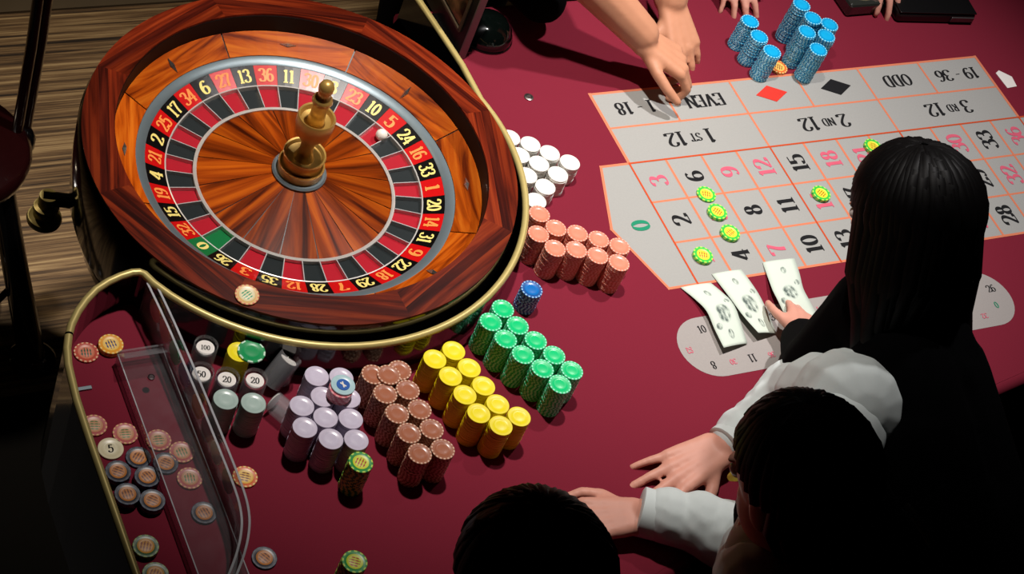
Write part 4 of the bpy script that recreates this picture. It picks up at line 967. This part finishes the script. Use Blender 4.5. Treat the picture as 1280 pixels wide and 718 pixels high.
def fold_pts(a, b, n, r0, r1, amp, seed):
    rnd = random.Random(seed); a = V(a); b = V(b); P_, R_ = [], []
    for i in range(n + 1):
        t = i / n; P_.append(a.lerp(b, t) + V((rnd.uniform(-1, 1), rnd.uniform(-1, 1), rnd.uniform(-.5, 1))) * amp); R_.append(r0 + (r1 - r0) * t + (amp if i % 2 else -amp * 0.6))
    return P_, R_
for nm, sh, el, wr, sd in (('left', V((-.340, -.915, .225)), V((-.172, -.792, .060)), V((-.320, -.688, .038)), 3), ('right', V((-.066, -.697, .249)), V((.006, -.552, .066)), V((-.120, -.596, .036)), 5)):
    p1, r1 = fold_pts(sh, el, 6, 0.080 if nm == 'right' else 0.066, 0.058, 0.005, sd); p2, r2 = fold_pts(el, wr, 8, 0.056, 0.036, 0.005, sd + 1)
    sleeve('shirt_sleeve', p1 + p2[1:], r1 + r2[1:], B, SHIRT)
    d = (wr - el).normalized()
    link('cuff', mesh_of(tube([wr - d * 0.028, wr - d * 0.026, wr + d * 0.018, wr + d * 0.020], [0.034, 0.0365, 0.0375, 0.034], 24), smooth=40), B, [SHIRT])
grow('shirt', swell(tB, 0.010) + [((-.255, -.845, .285), 0.056, midB, 0.074)], 0.008, SHIRT, B)
vt = [(V((-.305, -.885, .222)), 0.064, V((-.120, -.740, .235)), 0.064)] + swell(tB[1:5], 0.016) + [(tB[5][0], 0.112, tB[5][2], 0.112)]
grow('vest', vt, 0.008, DARKCL, B)
hair('hair', PB, B, (0.084, 0.098, 0.094), 52, 11, hang=lambda a, r: [PB(0.080 * math.sin(a), -0.012 + 0.088 * math.cos(a), -0.03 + r.uniform(-.01, .01)), PB(0.066 * math.sin(a), -0.012 + 0.074 * math.cos(a), -0.075 + r.uniform(-.01, .01))] if math.cos(a) < -0.25 else [])
link('yellow_ribbon', mesh_of(tube([(-.192, -.700, .150), (-.200, -.690, .110), (-.196, -.680, .085)], [0.008, 0.011, 0.006], 8), smooth=60), B, [mat('yellow_ribbon', (200, 170, 30), 0.6)])
link('vest_strap', mesh_of(tube(smooth_path([(-.150, -.905, .335), (-.140, -.935, .330), (-.130, -.965, .318)], 6), 0.006, 8), smooth=60), B, [SHIRT])

# long-haired person in black, leaning over the layout and holding the folded banknote
hA = hand((.092, -.442, .052), (.62, .70, -.30), (0.1, -.1, 1), (-.6, .7, 0), curl=0.45, spread=0.06, k=0.9) + hand((.080, -.906, -.03), (.1, -.1, -.98), (0, 1, 0), (-1, 0, 0), curl=0.3, spread=0.08, k=0.9)
A, PA, aL, aR, tA, midA, sA, fA = person('long-haired person in black leaning over the betting layout', (.052, -.512, .422), (-.05, .85, -.52), (.0, .50, .86), (.066, -.560, .330), (.026, -.562, .300), (.096, -.688, .250), (.024, -.540, .120), (.085, -.830, .080), (.084, -.452, .058), (.080, -.900, -.015), (.085, -.865, .11), hA, SKIN, DARKCL, 0.005, facing=(-.70, .71, 0), k=0.98)
grow('blouse', swell(tA, 0.012) + swell(aL, 0.012) + swell(aR, 0.012) + [((.066, -.556, .350), 0.052, midA, 0.078)], 0.007, DARKCL, A)
fa, ua, sa = basis((-.05, .85, -.52), (.0, .50, .86)); ra = Matrix((sa, fa, ua)).transposed()
def hang_a(a, r):
    x = math.sin(a); back = -math.cos(a)
    p0 = PA(0.094 * x, -0.020 - 0.085 * back, -0.06)
    e1 = V((.066 + 0.092 * x * sa.x + r.uniform(-.008, .008), -.600 + 0.085 * x * sa.y - 0.03 * back + r.uniform(-.006, .006), .325))
    e2 = V((.072 + 0.088 * x + r.uniform(-.01, .01), -.650 - 0.03 * back + r.uniform(-.01, .01), .260 + r.uniform(-.015, .01)))
    e3 = V((.070 + 0.075 * x + r.uniform(-.01, .01), -.695 - 0.02 * back, .195 + r.uniform(-.03, .01)))
    return [p0, p0.lerp(e1, 0.5), e1, e2, e3]
hair('long_hair', PA, A, (0.088, 0.098, 0.096), 76, 21, hang=hang_a)
bm = bmesh.new(); box(bm, (0, 0, 0), (0.016, 0.030, 0.010)); bev(bm, 0.003, 2)
cl_ = link('hair_clip', mesh_of(bm), A, [mat('pewter_clip', (170, 166, 160), 0.4, 0.2)], loc=(0.134, -0.510, 0.483)); cl_.rotation_euler = (0.3, 0.5, 0.4)

# person nearest the camera: dark hair seen from above
hC = hand((-.60, -1.06, -.02), (.1, .4, -.9), (0, 1, 0), (-1, 0, 0), curl=0.3) + hand((-.93, -1.06, -.02), (-.1, .4, -.9), (0, 1, 0), (1, 0, 0), curl=0.3)
Cc, PC, aL, aR, tC, midC, sC, fC = person('dark-haired person in black seen from above at the near table edge', (-.745, -.905, .360), (.05, .93, -.35), (0, .32, .95), (-.746, -.950, .262), (-.905, -.985, .200), (-.585, -.985, .200), (-.945, -1.06, -.03 + .02), (-.575, -1.06, .0), (-.93, -1.05, -.01), (-.60, -1.05, -.01), (-.745, -1.08, .06), hC, SKIN, DARKCL, 0.006, facing=(0, 1, 0))
grow('jacket', swell(tC, 0.014) + swell(aL, 0.014) + swell(aR, 0.014) + [((-.738, -.935, .275), 0.054, midC, 0.08)], 0.008, DARKCL, Cc)
fc, uc, sc_ = basis((.05, .93, -.35), (0, .32, .95))
hair('hair', PC, Cc, (0.086, 0.100, 0.092), 56, 31, hang=lambda a, r: [PC(0.086 * math.sin(a), -0.012 + 0.090 * math.cos(a), -0.04), PC(0.070 * math.sin(a), -0.012 + 0.074 * math.cos(a), -0.085)] if math.cos(a) < -0.2 else [])

# player across the table placing a bet, bare forearms
hD = hand((.092, .212, .086), (.78, -.46, -.26), (.25, -.1, .95), (-.5, -.8, 0), curl=1.05, spread=0.03, k=1.12) + hand((.215, .300, .070), (.12, -.85, -.50), (0, -.4, .9), (-1, 0, 0), curl=0.40, spread=0.08, k=1.0)
D, PD, aL, aR, tD, midD, sD, fD = person('player with bare forearms placing a bet across the table', (.06, .52, .74), (.1, -.9, -.4), (0, -.35, .94), (.06, .585, .63), (.24, .60, .53), (-.12, .58, .50), (.235, .455, .26), (-.065, .300, .215), (.215, .312, .078), (.090, .210, .100), (.06, .74, .10), hD, SKIN2, DARKCL, 0.004, facing=(0, -1, 0), fr=0.033)
grow('black_shirt', swell(tD, 0.014) + [(aL[0][0], 0.062, V(aL[0][0]).lerp(V(aL[0][2]), 0.9), 0.054), (aR[0][0], 0.066, V(aR[0][2]), 0.060), (V((-.10, .52, .10)), 0.075, V((-.035, .350, .062)), 0.046), (V((-.10, .56, .30)), 0.09, V((-.10, .52, .10)), 0.075)] + [((.06, .585, .63), 0.054, midD, 0.08)], 0.008, DARKCL, D)
fd, ud, sd_ = basis((.1, -.9, -.4), (0, -.35, .94))
grow('hair', [], 0.007, HAIR, D, ell=[(PD(0, -0.018, 0.030), (0.086, 0.098, 0.094), Matrix((sd_, fd, ud)).transposed())])

# second player farther along, one hand on the clutch bag
hE = hand((.775, .420, .075), (-.05, -.92, -.30), (0, -.3, .9), (-1, 0, 0), curl=0.35, spread=0.10) + hand((.415, .446, .066), (.0, -.92, -.36), (0, -.3, .9), (1, 0, 0), curl=0.30, spread=0.12)
Ee, PE, aL, aR, tE, midE, sE, fE = person('player in black with a hand beside the clutch bag at far edge', (.60, .70, .80), (0, -.95, -.3), (0, -.25, .96), (.60, .745, .69), (.78, .75, .58), (.42, .75, .58), (.80, .60, .30), (.40, .62, .30), (.777, .432, .080), (.415, .456, .072), (.60, .84, .10), hE, SKIN, DARKCL, 0.005, facing=(0, -1, 0))
grow('black_sweater', swell(tE, 0.014) + swell(aL, 0.012) + swell(aR, 0.012) + [((.60, .745, .69), 0.054, midE, 0.08)], 0.008, DARKCL, Ee)
fe, ue, se = basis((0, -.95, -.3), (0, -.25, .96))
grow('hair', [], 0.007, HAIR, Ee, ell=[(PE(0, -0.018, 0.030), (0.086, 0.098, 0.094), Matrix((se, fe, ue)).transposed())])
